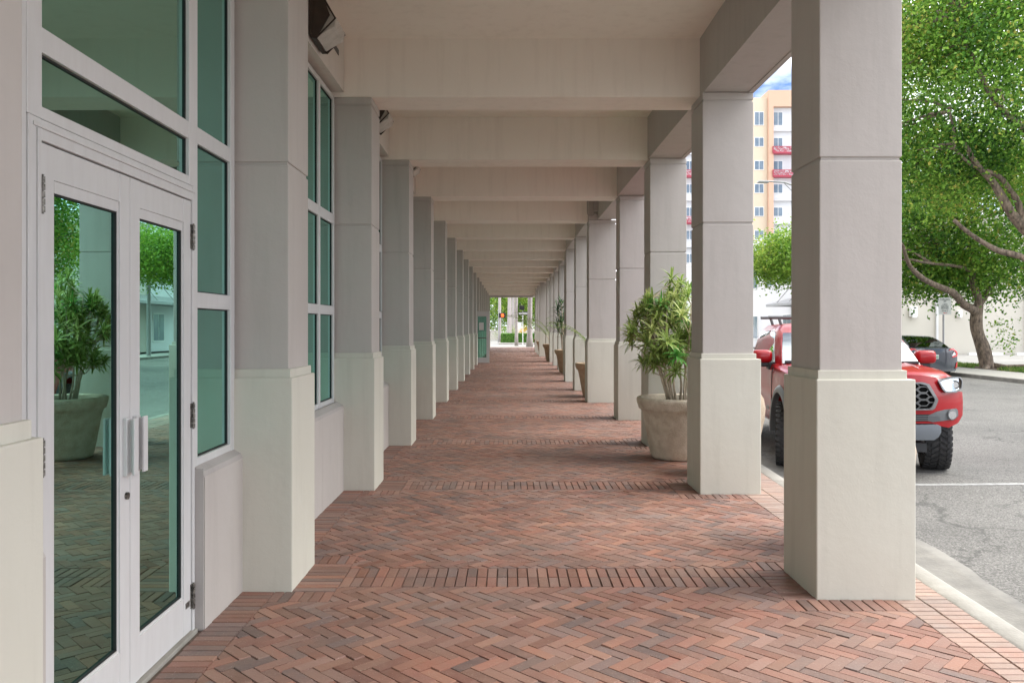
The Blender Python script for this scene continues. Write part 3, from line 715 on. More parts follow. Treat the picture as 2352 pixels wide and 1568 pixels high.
# ------------------------------------------------------------ trees
def leaf_cloud(mb, centres, per, rad, size, squash=.7, base=.5):
    for (c, tone, rr) in centres:
        for i in range(per):
            g = Vector((random.gauss(0,1), random.gauss(0,1), random.gauss(0,1)*squash))
            p = c + g*rad*rr*.5
            n = Vector((random.gauss(0,.7), random.gauss(0,.7), random.gauss(.5,.6))).normalized()
            a = n.orthogonal().normalized(); th = random.uniform(0, 6.28); a2 = a*math.cos(th)+n.cross(a)*math.sin(th); b2 = n.cross(a2)
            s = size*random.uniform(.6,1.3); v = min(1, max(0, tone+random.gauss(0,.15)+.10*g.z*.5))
            if random.random() < .012: v = 1
            mb.add([p-a2*s*.5, p+b2*s*.32+n*s*.08, p+a2*s*.5, p-b2*s*.32+n*s*.08], [(0,1,2,3)], (v,v,v))
def limb(st, pts, r0, r1, n=10, wig=.05):
    P = [Vector(p) for p in pts]; out = []; m = 5
    for i in range(len(P)-1):
        for k in range(m):
            t = k/m; a = P[max(i-1,0)]; b_ = P[i]; c = P[i+1]; d = P[min(i+2,len(P)-1)]
            q = .5*((2*b_)+(c-a)*t+(2*a-5*b_+4*c-d)*t*t+(3*b_-a-3*c+d)*t**3)
            out.append(q+Vector((noise.noise(q*1.3), noise.noise(q*1.3+Vector((9,0,0))), 0))*wig)
    out.append(P[-1]); L0 = len(out)-1
    st.tube(out, [(r0+(r1-r0)*(i/L0))*(1+.10*noise.noise(out[i]*3)) for i in range(L0+1)], n)
    return out
def tree(name, loc, label, group, trunk_pts, limbs, lobes, nclump, per, rad, size, m='leaf', seed=1, r0=.32, r1=.2, twigs=60, floor=2.6):
    random.seed(seed); t = thing(name, loc, label, 'tree', group); st = MB(); anchors = []
    limb(st, trunk_pts, r0, r1, 14, .03)
    # root flare
    for pts, a, b_ in limbs: anchors += limb(st, pts, a, b_, 9, .10)[3:]
    cs_ = []
    for i in range(nclump):
        lb = random.choices(lobes, weights=[l_[4] for l_ in lobes])[0]; c, rx, ry, rz, _ = lb
        while True:
            q = Vector((random.uniform(-1,1), random.uniform(-1,1), random.uniform(-1,1)))
            if .12 < q.length < 1: break
        if random.random() < .6: q = q.normalized()*random.uniform(.72,1.0)
        p = Vector(c)+Vector((q.x*rx, q.y*ry, q.z*rz))
        if p.z < floor: p.z = floor+random.uniform(0,.8)
        tone = .50+.55*noise.noise(p*.55)+random.gauss(0,.12)
        cs_.append((p, tone, random.uniform(.7,1.25)))
    for (p, _, _) in random.sample(cs_, min(twigs, len(cs_))):
        a = min(anchors, key=lambda q: (q-p).length)
        mid = a.lerp(p, .5)+Vector((random.uniform(-.3,.3), random.uniform(-.3,.3), random.uniform(-.1,.3)))
        st.tube([a, a.lerp(mid,.6)+Vector((0,0,.05)), mid, p], [.05,.042,.03,.012], 6, cap=False)
    st.build('trunk', 'bark', t, smooth=True)
    lf = MB(); leaf_cloud(lf, cs_, per, rad, size); lf.build('crown', m, t)
    return t
G = 'street trees on the far side of the street'
# tree seen whole, trunk leaning left
D = 32
A = lambda x, y, d=D: at(x, y, d)
tk = [A(2268,848), A(2258,800), A(2243,755), A(2243,722), A(2246,700)]
tree('street_tree', tuple(A(2268,850)), 'leaning rough-barked tree rising from the grass verge across the street, its trunk fully in view', G, tk,
  [([A(2240,716),A(2215,700,31.6),A(2185,672,31),A(2150,655,30.5),A(2110,632,30),A(2090,606,29.5),A(2070,560,29)], .17,.05),
   ([A(2246,705),A(2243,680),A(2232,640),A(2236,600),A(2222,560),A(2205,520),A(2180,470)], .16,.04),
   ([A(2236,625),A(2200,612,31.5),A(2150,606,31),A(2105,600,30)], .085,.035),
   ([A(2232,600),A(2200,590,32.5),A(2165,563,33)], .09,.04),
   ([A(2246,700),A(2275,660,33),A(2320,610,34),A(2380,560,35)], .11,.04)],
  [(A(2210,460,33.2),4.6,3.6,3.0,3),(A(2120,560,33),2.8,2.2,2.0,1.2),(A(2330,560,33),3.6,3.5,2.5,1.6),(A(2230,280,33),5.2,4,3.6,2.2),(A(2130,655,33.5),2.0,1.2,.7,.3),(A(2310,640,33),2.8,2.4,.9,.5)],
  640, 105, 1.15, .145, seed=3, r0=.27, r1=.19, floor=3.0)
# tree out of frame to the right, its heavy limb reaching in
D2 = 24
B2 = lambda x, y, d=D2: at(x, y, d)
tree('street_tree', (18.5, 23.5, 0), 'big street tree standing off to the right, one thick bare limb reaching into the picture', G, [(18.5,23.5,0),(18.3,23.5,1.5),(17.8,23.6,3.0)],
  [([(17.8,23.6,2.8),B2(2480,640),B2(2390,560),B2(2330,500),B2(2290,440),B2(2258,392),B2(2215,330)], .22,.06),
   ([B2(2352,530),B2(2340,470),B2(2300,415),B2(2265,392)], .11,.06),
   ([(17.8,23.6,2.8),B2(2470,700),B2(2360,598),B2(2290,575),B2(2240,545),B2(2190,505)], .13,.05),
   ([(17.8,23.6,2.8),(18.3,24.5,6),(17,25,9)], .2,.08),
   ([B2(2258,392),B2(2200,350),B2(2190,300),B2(2185,250)], .05,.03),
   ([B2(2352,300),B2(2290,240),B2(2240,150),B2(2190,40)], .10,.03)],
  [(B2(2330,180,25),4.6,3.8,3.2,3),(B2(2190,200,25.5),2.6,2.8,2.9,2.2),(B2(2160,30,25),2.6,2.6,2.0,1.6),(B2(2340,0,25),3.6,3,2.2,1.6),(B2(2420,420,25),2.2,2.6,1.5,.8),(B2(2150,380,25.5),1.3,2.2,1.3,.8)],
  720, 125, 1.05, .115, seed=5, floor=4.2, twigs=50)
# tree seen only between the columns
tree('street_tree', (17.6, 42, 0), 'smaller street tree glimpsed between the two nearest columns, above the red truck', G, [(17.6,42,0),(17.4,42,2),(17,42,3.6)],
  [([(17,42,3.4),(15.5,42,4.2),(13.5,42,5.0)], .14,.05),([(17,42,3.4),(16.5,42.5,5.5),(16,43,7)], .14,.05)],
  [((15.2,42,5.15),3.1,2.6,1.35,3),((14.0,42,4.9),1.9,2.2,1.1,2),((17.0,42.5,6.2),2.6,2.4,1.6,1)], 260, 75, .85, .15, 'leafy', seed=9, floor=3.9, twigs=30)
tree('street_tree', (18.6, 12, 0), 'broad street tree seen only as a reflection in the entrance door glass', G, [(18.6,12,0),(18.5,12,2),(18.2,12,3.6)],
  [([(18.2,12,3.4),(16.5,11.5,5),(14.5,11,6.5)], .18,.06),([(18.2,12,3.4),(18,13,6),(17,14,8)], .18,.06)],
  [((16.8,12,7),5,4.5,3.0,3)], 130, 45, 1.5, .28, seed=13, floor=3.6, twigs=20)
# verge grass, ground cover
random.seed(21); g = MB()
for i in range(15000):
    yy = random.uniform(20, 47.5); xx = random.uniform(17.85, 19.55)
    if noise.noise((xx*.9, yy*.6, 2)) < -.12: continue
    h_ = random.uniform(.05,.14); a = random.uniform(0,6.28); v = random.random(); dx, dy = math.cos(a)*.03, math.sin(a)*.03
    g.add([(xx-dx,yy-dy,0),(xx+dx,yy+dy,0),(xx+random.uniform(-.07,.07),yy+random.uniform(-.07,.07),h_)], [(0,1,2)], (v,v,v))
tag(g.build('verge_grass', 'grass'), 'low green grass and weeds in the verge around the leaning tree', 'grass', kind='stuff')
# surface root and sprout at the leaning tree
rt = MB(); b0 = A(2268,848)
rt.tube([b0+Vector((.15,0,.12)), b0+Vector((.55,-.3,.10)), b0+Vector((1.1,-.5,.16)), b0+Vector((1.5,-.7,.06)), b0+Vector((1.9,-1.0,-.02))], [.16,.09,.06,.05,.03], 8)
rt.tube([b0+Vector((-.1,-.1,.1)), b0+Vector((-.35,-.5,.03)), b0+Vector((-.6,-.9,-.03))], [.15,.08,.04], 8)
st_ = [o for o in col.objects if o.name == 'street_tree'][0]
rt.build('surface_root', 'bark', st_, smooth=True)
sp = MB(); spc = []
for i in range(26):
    p = A(2268,775)+Vector((random.uniform(.1,1.0), random.uniform(-.4,.2), random.uniform(-.5,.7))); spc.append((p, random.uniform(.4,.8), .3))
leaf_cloud(sp, spc, 9, 1.0, .11); sp.build('sprouts', 'leaf', st_)
# tree bits hanging below crown near sign
# ------------------------------------------------------------ parking sign
sx = at(2170, 703, 29.5); t = thing('parking_sign', (sx.x, 29.5, 0), 'grey permit parking sign on a metal post between the dark sedan and the leaning tree', 'sign')
s = MB(); s.tube([(sx.x-.03,29.53,0),(sx.x-.03,29.53,2.3)], .035, 8); s.build('post', 'steel_pole', t)
s = MB(); s.box(sx.x-.23, sx.x+.23, 29.485, 29.495, sx.z-.30, sx.z+.30, .004); fc = s.build('sign_face', 'sign_face', t)
s = MB()
for ln, z in (('PARKING',.235),('BY',.165),('CITY',.06),('ISSUED',-.01),('PERMIT',-.08),('ONLY',-.17)):
    vs, fs = text_mb(ln, .083); s.add([(sx.x+v.x, 29.482-v.z, sx.z+z+v.y) for v in vs], fs)
s.build('lettering', 'ink', fc)
s = MB(); s.prism([(sx.x-.08,sx.z-.245),(sx.x-.02,sx.z-.262),(sx.x-.02,sx.z-.252),(sx.x+.07,sx.z-.252),(sx.x+.07,sx.z-.238),(sx.x-.02,sx.z-.238),(sx.x-.02,sx.z-.228)], 'y', 29.480, 29.484); s.build('arrow', 'redink', fc)
# ------------------------------------------------------------ buildings across the street
wb = thing('white_building', (19.4, 48, 0), 'two-storey white and cream building across the street with a flat metal canopy', 'building')
s = MB(); s.box(19.4, 60, 48, 92, 0, 8.0); s.build('wall', 'cream_wall', wb)
s = MB(); s.box(19.3, 19.398, 52, 92, 0, 8.1); s.box(19.25, 60.1, 47.9, 92.1, 8.0, 8.35); s.build('facade_render', 'white_wall', wb)
for x_ in (24.82, 30.0, 35.6):
    s = MB(); s.box(x_-.06, x_+.06, 47.86, 47.99, .1, 8.0, .01); s.build('downpipe', 'white_wall', wb)
M['pane'] = mat('window_pane', (.10,.14,.18), .12, spots=(.22,.28,.33), scale=.6, amt=.7, spec=.8)
for yy in (53.5, 57.2, 61, 64.8, 70, 76):
    for z0, z1 in ((.7,2.4),(4.6,6.2)):
        if z0 < 1 and yy in (61,): continue
        s = MB(); s.box(19.25,19.31,yy-.85,yy+.85,z0-.08,z1+.08,.01); f = s.build('window', 'white', wb)
        s = MB(); s.box(19.235,19.249,yy-.78,yy-.04,z0,z1); s.box(19.235,19.249,yy+.04,yy+.78,z0,z1); s.build('pane','pane',f)
s = MB(); s.box(17.6, 19.29, 46.5, 56.6, 2.95, 3.12, .01); s.prism([(17.62,3.121),(19.28,3.121),(19.28,3.55)], 'y', 46.6, 56.5); cn = s.build('canopy', 'steel_pole', wb)
s = MB()
for yy in (47.5, 50.0, 52.6, 55.0): s.tube([(17.8,yy,3.14),(19.28,yy,4.9)], .03, 6)
s.build('stay_rod', 'steel_pole', cn)
for x_, z_, w_2, h_2 in ((23.42,2.47,.22,.30),(33.6,2.55,.33,.12),(26.1,2.35,.12,.2)):
    s = MB(); s.box(x_-w_2, x_+w_2, 47.75, 47.99, z_-h_2, z_+h_2, .05); s.box(x_-w_2*.6, x_+w_2*.6, 47.7, 47.74, z_-h_2*1.2, z_-h_2*.2, .02); s.build('wall_lamp', 'white', wb)
s = MB(); s.box(30.2,31.3,47.93,47.99,.05,2.2,.01); s.build('door', 'sill', wb)
for i in range(7):
    x_ = 21.5+2.7*i; s = MB(); s.prism([(46.55,0),(46.85,0),(46.81,.14),(46.59,.14)], 'x', x_-.95, x_+.95)
    tag(s.build('wheel_stop', 'white'), 'white concrete wheel stop, one of a row along the foot of the cream wall', 'wheel stop', 'white wheel stops along the cream wall')
# apartment tower
M['tw_cream'] = mat('tower_cream', (.56,.47,.35), .8); M['tw_orange'] = mat('tower_orange', (.52,.34,.24), .8); M['tw_white'] = mat('tower_white', (.55,.56,.57), .8); M['tw_red'] = mat('balcony_red', (.38,.05,.08), .6)
tw = thing('apartment_tower', (33, 107, 0), 'tall peach and white apartment tower with red fretwork balconies, seen between the columns', 'building')
s = MB(); s.box(28.6, 33.45, 107, 122, 0, 31.2); s.box(41.2,46,107,122,0,31.2); s.build('wall', 'tw_cream', tw)
s = MB(); s.box(33.45, 34.1, 106.4, 122, 0, 32.0); s.box(34.1,40.5,106.4,107.1,29.9,32.0); s.box(40.5,41.2,106.4,122,0,32.0); s.box(33.5,41.1,107.2,122,29.9,31.9); s.box(27.9,28.6,106.4,122,0,32); s.box(22,27.9,106.4,107.1,29.9,32); s.build('orange_frame', 'tw_orange', tw)
s = MB(); s.box(34.1, 40.5, 107.15, 121, 0, 29.9); s.box(20, 27.9, 107.15, 121, 0, 29.9); s.build('white_bay', 'tw_white', tw)
def twin(x0, x1, z0, z1, y):
    s = MB(); s.box(x0-.06, x1+.06, y-.06, y+.02, z0-.06, z1+.06); f = s.build('window', 'white', tw)
    s = MB(); m_ = (x0+x1)/2; s.box(x0, m_-.03, y-.075, y-.061, z0, z1); s.box(m_+.03, x1, y-.075, y-.061, z0, z1); s.build('pane', 'pane', f)
for k in range(9):
    zt = 29.3-3.0*k if k else 29.3; zb = 27.65 if k == 0 else 29.3-3.0*k-1.35+.0
    if k: zt = 29.15-3.0*k-.15; zb = zt-1.1
    twin(31.85, 32.95, zb, zt, 107); twin(34.35, 35.45, zb, zt, 107.15); twin(37.6, 38.7, zb, zt, 107.15)
    twin(29.2, 30.3, zb, zt, 107); twin(22.9, 24.0, zb, zt, 107.15)
    s = MB(); zl = 26.95-3.0*k; 
    s.box(34.1, 40.5, 106.7, 107.15, zl-.12, zl); s.box(20,27.9,106.7,107.15,zl-.12,zl); s.build('floor_ledge', 'tw_white', tw)
def balcony(x0, x1, z0, z1):
    s = MB(); y = 106.1
    s.box(x0,x1,y-.05,y+.05,z1-.08,z1); s.box(x0,x1,y-.05,y+.05,z0,z0+.1); s.box(x0,x0+.07,y,107.1,z0,z1); s.box(x0, x1, y, 107.1, z0-.12, z0)
    random.seed(int(z0*10))
    x = x0
    while x < x1:
        for q in range(3):
            zc = z0+.12+(z1-z0-.2)*random.random(); r_ = random.uniform(.06,.13)
            s.tube([(x+r_*math.cos(a),y,zc+r_*math.sin(a)) for a in [i*1.047 for i in range(7)]], .028, 4)
        x += .16
    s.build('balcony', 'tw_red', tw)
for x0, x1 in ((33.95,40.4),(22.5,27.8)):
    for k in (1,2): balcony(x0, x1, 26.72-3.0*k+.2, 26.72-3.0*k+1.0) if x0 > 30 else balcony(x0, x1, 26.72-3.0*(k+1)+.2-(k-1)*3, 26.72-3.0*(k+1)+1.0-(k-1)*3)
# street lamp
t = thing('street_lamp', (16.2, 45, 0), 'tall curved-arm street lamp whose flat head shows in front of the apartment tower', 'street lamp')
s = MB(); s.tube([(16.2,45,0),(16.2,45,8.9)], [.12,.08], 10); s.build('pole', 'steel_pole', t)
s = MB(); s.tube([(16.2,45,8.6),(15.7,45,9.2),(15.0,45,9.45),(14.1,45,9.5)], .045, 8); s.tube([(16.2,45,8.2),(15.0,45,9.4)], .025, 6); s.build('arm', 'steel_pole', t)
s = MB(); s.box(13.55,14.15,44.85,45.15,9.40,9.53,.04); s.build('lamp_head', 'steel_pole', t)

# ------------------------------------------------------------ vehicles
M['red'] = mat('red_car_paint', (.31,.004,.008), .32, coat=.45, spots=(.27,.004,.007), scale=30, amt=.3, spec=.25)
M['greyplast'] = mat('grey_trim', (.10,.105,.11), .5, spots=(.14,.145,.15), scale=20, amt=.4)
M['silverplast'] = mat('silver_trim', (.15,.15,.15), .35, metal=.5)
M['voidblack'] = mat('grille_void', (.004,.004,.004), .9, spec=.05)
M['headin'] = mat('lamp_interior', (.20,.21,.22), .3, metal=.6, spots=(.05,.05,.055), scale=9, amt=.8)
M['grillebar'] = mat('grille_bar_grey', (.085,.085,.085), .45, metal=.2)
M['skid'] = mat('skid_plate_paint', (.19,.21,.235), .42, metal=.3)
M['tyre'] = mat('tyre_rubber', (.028,.028,.030), .8, spots=(.06,.058,.055), scale=20, amt=.6, bump=.3)
M['chrome'] = mat('lamp_reflector', (.75,.76,.78), .12, metal=1)
M['charcoal'] = mat('charcoal_car_paint', (.055,.06,.075), .25, metal=.4, coat=1.0)
M['taillight'] = mat('tail_lamp_red', (.55,.01,.015), .15, coat=1)
M['plate'] = mat('plate_white', (.62,.66,.62), .5); M['plategreen'] = mat('plate_green', (.06,.28,.14), .5); M['plateorange'] = mat('plate_orange', (.60,.22,.05), .5)
def wheel(parent, cx, cy, cz, r, w, yaw, outer, tread=True):
    """tyre, rim and hub; axis along local x; outer = +1/-1 side that shows the rim"""
    mtx = Matrix.Translation((cx,cy,cz)) @ Matrix.Rotation(yaw,4,'Z')
    def T(mb): mb.v = [tuple(mtx @ Vector(v)) for v in mb.v]; return mb
    t = MB(); n = 56; prof = [(-w*.42,r*.60),(-w*.50,r*.72),(-w*.50,r*.88),(-w*.42,r*.965),(w*.42,r*.965),(w*.50,r*.88),(w*.50,r*.72),(w*.42,r*.60)]
    vs = []; fs = []
    for (px, pr) in prof:
        for k in range(n):
            a = 2*math.pi*k/n; vs.append((px, pr*math.cos(a), pr*math.sin(a)))
    for i in range(len(prof)-1):
        for k in range(n): fs.append((i*n+k, i*n+(k+1)%n, (i+1)*n+(k+1)%n, (i+1)*n+k))
    t.add(vs, fs)
    if tread:     # chunky lugs: shoulder blocks and staggered centre blocks
        nb = 34
        for k in range(nb):
            a0 = 2*math.pi*k/nb
            for (x0, x1, off, sk) in ((-.50,-.30,0,.02),(.30,.50,.5,-.02),(-.27,-.03,.35,-.05),(.03,.27,.8,.05)):
                a = a0+off*2*math.pi/nb; da = .60*2*math.pi/nb; q = []
                for rr in (r*.93, r*1.0):
                    for (xx, aa) in ((x0*w, a-sk),(x1*w, a+sk),(x1*w, a+da+sk),(x0*w, a+da-sk)):
                        r3 = rr-(.02*r if abs(xx) > .45*w else 0); q.append((xx, r3*math.cos(aa), r3*math.sin(aa)))
                t.add(q, [(4,5,6,7),(0,1,5,4),(1,2,6,5),(2,3,7,6),(3,0,4,7)])
    tt = T(t).build('tyre', 'tyre', parent, off=(0,0,0))
    m = MB(); o = outer
    m.tube([(-w*.40,0,0),(-w*.38,0,0)] if o > 0 else [(w*.38,0,0),(w*.40,0,0)], r*.58, 32)
    ring = []
    vs = []; fs = []
    for (px, pr) in ((o*w*.44, r*.62),(o*w*.46, r*.60),(o*w*.44, r*.56),(o*w*.1, r*.54)):
        for k in range(32):
            a = 2*math.pi*k/32; vs.append((px, pr*math.cos(a), pr*math.sin(a)))
    for i in range(3):
        for k in range(32): fs.append((i*32+k, i*32+(k+1)%32, (i+1)*32+(k+1)%32, (i+1)*32+k))
    m.add(vs, fs)
    for k in range(6):
        a = k*math.pi/3; c, s_ = math.cos(a), math.sin(a)
        for h in (-1,1):
            b0 = Vector((o*w*.40, r*.12*c-h*.02*s_, r*.12*s_+h*.02*c)); b1 = Vector((o*w*.42, r*.57*math.cos(a+h*.16), r*.57*math.sin(a+h*.16)))
            m.tube([b0, b1], [.026,.02], 6)
    m.tube([(o*w*.30,0,0),(o*w*.45,0,0)], r*.17, 16)
    T(m).build('wheel_rim', 'silverplast', tt, off=(0,0,0))
    return tt
def loft(stations):
    """stations: list of (y, [(x,z)...]) half sections from bottom centre to top centre; mirrored"""
    vs = []; fs = []; n = len(stations[0][1])
    for y, sec in stations:
        full = [(-x,z) for x, z in reversed(sec)][:-1] if sec[0][0] == 0 else [(-x,z) for x, z in reversed(sec)]
        full = [(x,z) for x, z in sec]+[(-x,z) for x, z in reversed(sec[1:-1])]
        for x, z in full: vs.append((x,y,z))
    m = len(stations[0][1])*2-2
    for i in range(len(stations)-1):
        for k in range(m): fs.append((i*m+k, i*m+(k+1)%m, (i+1)*m+(k+1)%m, (i+1)*m+k))
    fs.append(tuple(range(m-1,-1,-1))); fs.append(tuple(range((len(stations)-1)*m, len(stations)*m)))
    return vs, fs
def cut_cyl(o, cyls):
    """bake wheel openings into mesh o; cyls: (x0,x1,y,z,r)"""
    for (x0,x1,y,z,r) in cyls:
        c = MB(); c.tube([(x0,y,z),(x1,y,z)], r, 40); cu = c.build('cutter', 'black', None)
        md = o.modifiers.new('b','BOOLEAN'); md.object = cu; md.operation = 'DIFFERENCE'; md.solver = 'EXACT'
        dg = bpy.context.evaluated_depsgraph_get(); dg.update(); me = bpy.data.meshes.new_from_object(o.evaluated_get(dg))
        o.modifiers.clear(); o.data = me; bpy.data.objects.remove(cu)
def panel(poly, fy, y_off, thick, step=.05):
    """front or rear panel: 2D outline (x,z), sliced along x and pushed onto the curved surface y = fy(x,z)+y_off"""
    bm = bmesh.new(); vs = [bm.verts.new((p[0],0,p[1])) for p in poly]; bm.faces.new(vs)
    x0 = min(p[0] for p in poly); x1 = max(p[0] for p in poly); x = math.ceil(x0/step)*step
    while x < x1:
        bmesh.ops.bisect_plane(bm, geom=bm.verts[:]+bm.edges[:]+bm.faces[:], plane_co=(x,0,0), plane_no=(1,0,0)); x += step
    z0 = min(p[1] for p in poly); z1 = max(p[1] for p in poly); z = math.ceil(z0/.08)*.08
    while z < z1:
        bmesh.ops.bisect_plane(bm, geom=bm.verts[:]+bm.edges[:]+bm.faces[:], plane_co=(0,0,z), plane_no=(0,0,1)); z += .08
    bmesh.ops.triangulate(bm, faces=[f for f in bm.faces if len(f.verts) > 4])
    r = bmesh.ops.extrude_face_region(bm, geom=bm.faces[:]); ext = [g for g in r['geom'] if isinstance(g, bmesh.types.BMVert)]; es = set(ext)
    for v in bm.verts: v.co.y = fy(v.co.x, v.co.z)+y_off+(thick if v not in es else 0)
    bm.verts.index_update(); out = ([v.co[:] for v in bm.verts], [[v.index for v in f.verts] for f in bm.faces]); bm.free(); return out
def mirror(poly): return [(-x,z) for x, z in reversed(poly)]

# --- red pickup, local frame: nose at y=0, +y towards the tail, x to the driver's left, z up from the road
tr = thing('pickup_truck', (0,0,0), 'red pickup truck with black honeycomb grille parked at the kerb behind the two nearest columns', 'pickup truck')
def sec(w, zb, zs, zt, wt=None, lower=.06):
    wt = wt or w*.86
    return [(0,zb),(w*.80,zb),(w-.03,zb+.05),(w,zb+.18),(w+.004,(zb+zs)/2+.05),(w-.005,zs-.10),(w-.035,zs-.02),(wt,zs+(zt-zs)*.45),(wt*.72,zs+(zt-zs)*.82),(wt*.4,zt-.005),(0,zt)]
st_l = [(.20, sec(.62,.80,1.08,1.15)), (.28, sec(.76,.74,1.10,1.185)), (.38, sec(.875,.68,1.12,1.21)), (.52, sec(.925,.56,1.145,1.235)), (.80, sec(.94,.48,1.165,1.255)), (1.10, sec(.945,.44,1.18,1.265)), (1.34, sec(.945,.42,1.19,1.265)),
        (1.46, sec(.945,.42,1.205,1.235,.90)), (2.4, sec(.947,.42,1.21,1.235,.90)), (3.55, sec(.945,.42,1.21,1.235,.90)), (3.62, sec(.945,.44,1.22,1.235,.92)), (5.25, sec(.935,.50,1.22,1.235,.92)), (5.36, sec(.90,.60,1.18,1.20,.88))]
s = MB(); s.add(*loft(st_l)); body = s.build('body', 'red', tr, smooth=True, off=(0,0,0))
RW = .395; AX = .93; AXR = 4.16
cut_cyl(body, [(-1.2,1.2,AX,RW+.03,.475),(-1.2,1.2,AXR,RW+.03,.475)])
body.data.materials.clear(); body.data.materials.append(M['red'])
body.data.polygons.foreach_set('use_smooth', [True]*len(body.data.polygons)); body.data.set_sharp_from_angle(angle=R(32))
# hood bulge lines, door seams
for sx_ in (-1,1):
    s = MB(); s.tube([(sx_*.46,.26,1.142),(sx_*.54,.55,1.205),(sx_*.60,1.20,1.232)], [.012,.03,.03], 8); s.build('hood_ridge', 'red', body, smooth=True, off=(0,0,0))
s = MB()
for sx_ in (-1,1):
    for yy in (1.44, 2.50, 3.36): s.tube([(sx_*.947,yy,.52),(sx_*.951,yy,.8),(sx_*.942,yy,1.12),(sx_*.93,yy+.0,1.185)], .006, 4)
    s.tube([(sx_*.951,1.44,.50),(sx_*.951,3.36,.50)], .005, 4)
s.build('door_gap', 'black', body, off=(0,0,0))
# cab
cabv = []
def ring(z, hw, yf, yr, c=.10):
    return [(-hw+c*.4,yf,z),(hw-c*.4,yf,z),(hw,yf+c*1.6,z),(hw,yr-c,z),(hw-c,yr,z),(-hw+c,yr,z),(-hw,yr-c,z),(-hw,yf+c*1.6,z)]
rs = [ring(1.19,.885,1.30,3.42),ring(1.34,.855,1.50,3.40),ring(1.51,.81,1.74,3.36),ring(1.645,.75,1.95,3.30),ring(1.715,.69,2.12,3.20),ring(1.745,.54,2.32,3.05)]
vs = [v for r_ in rs for v in r_]; fs = []
for i in range(len(rs)-1):
    for k in range(8): fs.append((i*8+k,i*8+(k+1)%8,(i+1)*8+(k+1)%8,(i+1)*8+k))
fs.append(tuple(range(40,48)))
s = MB(); s.add(vs, fs); cab = s.build('cab', 'red', tr, smooth=True, auto=40, off=(0,0,0))
def side_x(z): # cab side half width by height
    zs_ = [1.19,1.34,1.51,1.645,1.715]; hs = [.885,.855,.81,.75,.69]
    for i in range(4):
        if z <= zs_[i+1]: t_ = (z-zs_[i])/(zs_[i+1]-zs_[i]); return hs[i]+(hs[i+1]-hs[i])*t_
    return .67
def side_glass(poly, sgn, d=.006):
    P = [(sgn*(side_x(z)+d), y, z) for y, z in poly]; Q = [(sgn*(side_x(z)+d-.02), y, z) for y, z in poly]; n = len(P)
    return P+Q, [tuple(range(n))]+[tuple(range(2*n-1,n-1,-1))]+[(i,(i+1)%n,n+(i+1)%n,n+i) for i in range(n)]
fw = [(1.60,1.24),(1.80,1.38),(2.00,1.53),(2.10,1.60),(2.22,1.63),(2.42,1.632),(2.46,1.24)]
rw = [(2.58,1.24),(2.55,1.632),(2.98,1.62),(3.10,1.56),(3.24,1.34),(3.24,1.24)]
for sgn in (-1,1):
    for pl in (fw, rw):
        cx_ = sum(p[0] for p in pl)/len(pl); cz_ = sum(p[1] for p in pl)/len(pl)
        big = [(cx_+(p[0]-cx_)*1.07, min(1.66, cz_+(p[1]-cz_)*1.06)) for p in pl]
        s = MB(); s.add(*side_glass(big, sgn, .003)); tm = s.build('window_trim', 'black', cab, off=(0,0,0))
        s = MB(); s.add(*side_glass(pl, sgn, .007)); s.build('side_window', 'carglass', cab, off=(0,0,0))
# windscreen sits proud of the sloping front
s = MB(); vs = []
for z, hw, yf in ((1.235,.83,1.36),(1.36,.80,1.524),(1.51,.755,1.73),(1.62,.715,1.905)):
    for k in range(7):
        x = hw*(k/3-1); vs.append((x, yf-.014-.035*(1-(x/hw)**2), z))
fs = [(i*7+k,i*7+k+1,(i+1)*7+k+1,(i+1)*7+k) for i in range(3) for k in range(6)]
s.add(vs, fs); s.build('windscreen', 'carglass', cab, smooth=True, off=(0,0,0))
# black cowl + wipers
s = MB(); s.box(-.80,.80,1.28,1.36,1.235,1.27,.005); s.tube([(.1,1.29,1.28),(.55,1.40,1.33)], .008, 5); s.tube([(-.5,1.29,1.28),(-.05,1.38,1.32)], .008, 5); s.build('cowl', 'black', tr, off=(0,0,0))
# roof rack bars
s = MB()
for yy in (2.45, 3.05):
    s.tube([(-.80,yy,1.83),(.80,yy,1.83)], .022, 8)
    for sx_ in (-1,1): s.tube([(sx_*.62,yy,1.70),(sx_*.66,yy,1.83)], .02, 6)
s.build('roof_rack', 'greyplast', tr, off=(0,0,0))
# mirrors
for sgn in (-1,1):
    s = MB(); s.box(sgn*1.02-.125, sgn*1.02+.125, 1.62, 1.80, 1.225, 1.395, .05); mr = s.build('side_mirror', 'red', tr, smooth=True, off=(0,0,0))
    s = MB(); s.box(min(sgn*.90,sgn*1.08), max(sgn*.90,sgn*1.08), 1.66, 1.78, 1.175, 1.235, .015); s.box(min(sgn*.87,sgn*.95), max(sgn*.87,sgn*.95), 1.64, 1.80, 1.14, 1.235, .01); s.build('mirror_base', 'black', mr, off=(0,0,0))
    s = MB(); s.box(sgn*1.02-.095, sgn*1.02+.095, 1.801, 1.804, 1.245, 1.375); s.build('mirror_glass', 'chrome', mr, off=(0,0,0))
# front fascia
def fy(x, z):
    return .03+.30*(abs(x)/.93)**3.4 + .16*max(0, z-.82)**1.2 + .10*max(0, .62-z)
s = MB()
right = [(.93,.62),(.93,.88),(.80,.905),(.66,.90),(.60,.86),(.565,.745),(.50,.655),(.46,.64),(0,.64)]
fas = [(0,.53),(.52,.53),(.60,.50),(.72,.475),(.86,.52),(.93,.60),(.935,.74),(.925,.86),(.80,.885),(.66,.885),(.60,.93),(.60,.99),(.56,1.035),(.40,1.06),(0,1.07)]
s.add(*panel(fas+mirror(fas)[1:-1], fy, 0, .09)); s.build('front_bumper', 'red', tr, smooth=True, auto=35, off=(0,0,0))
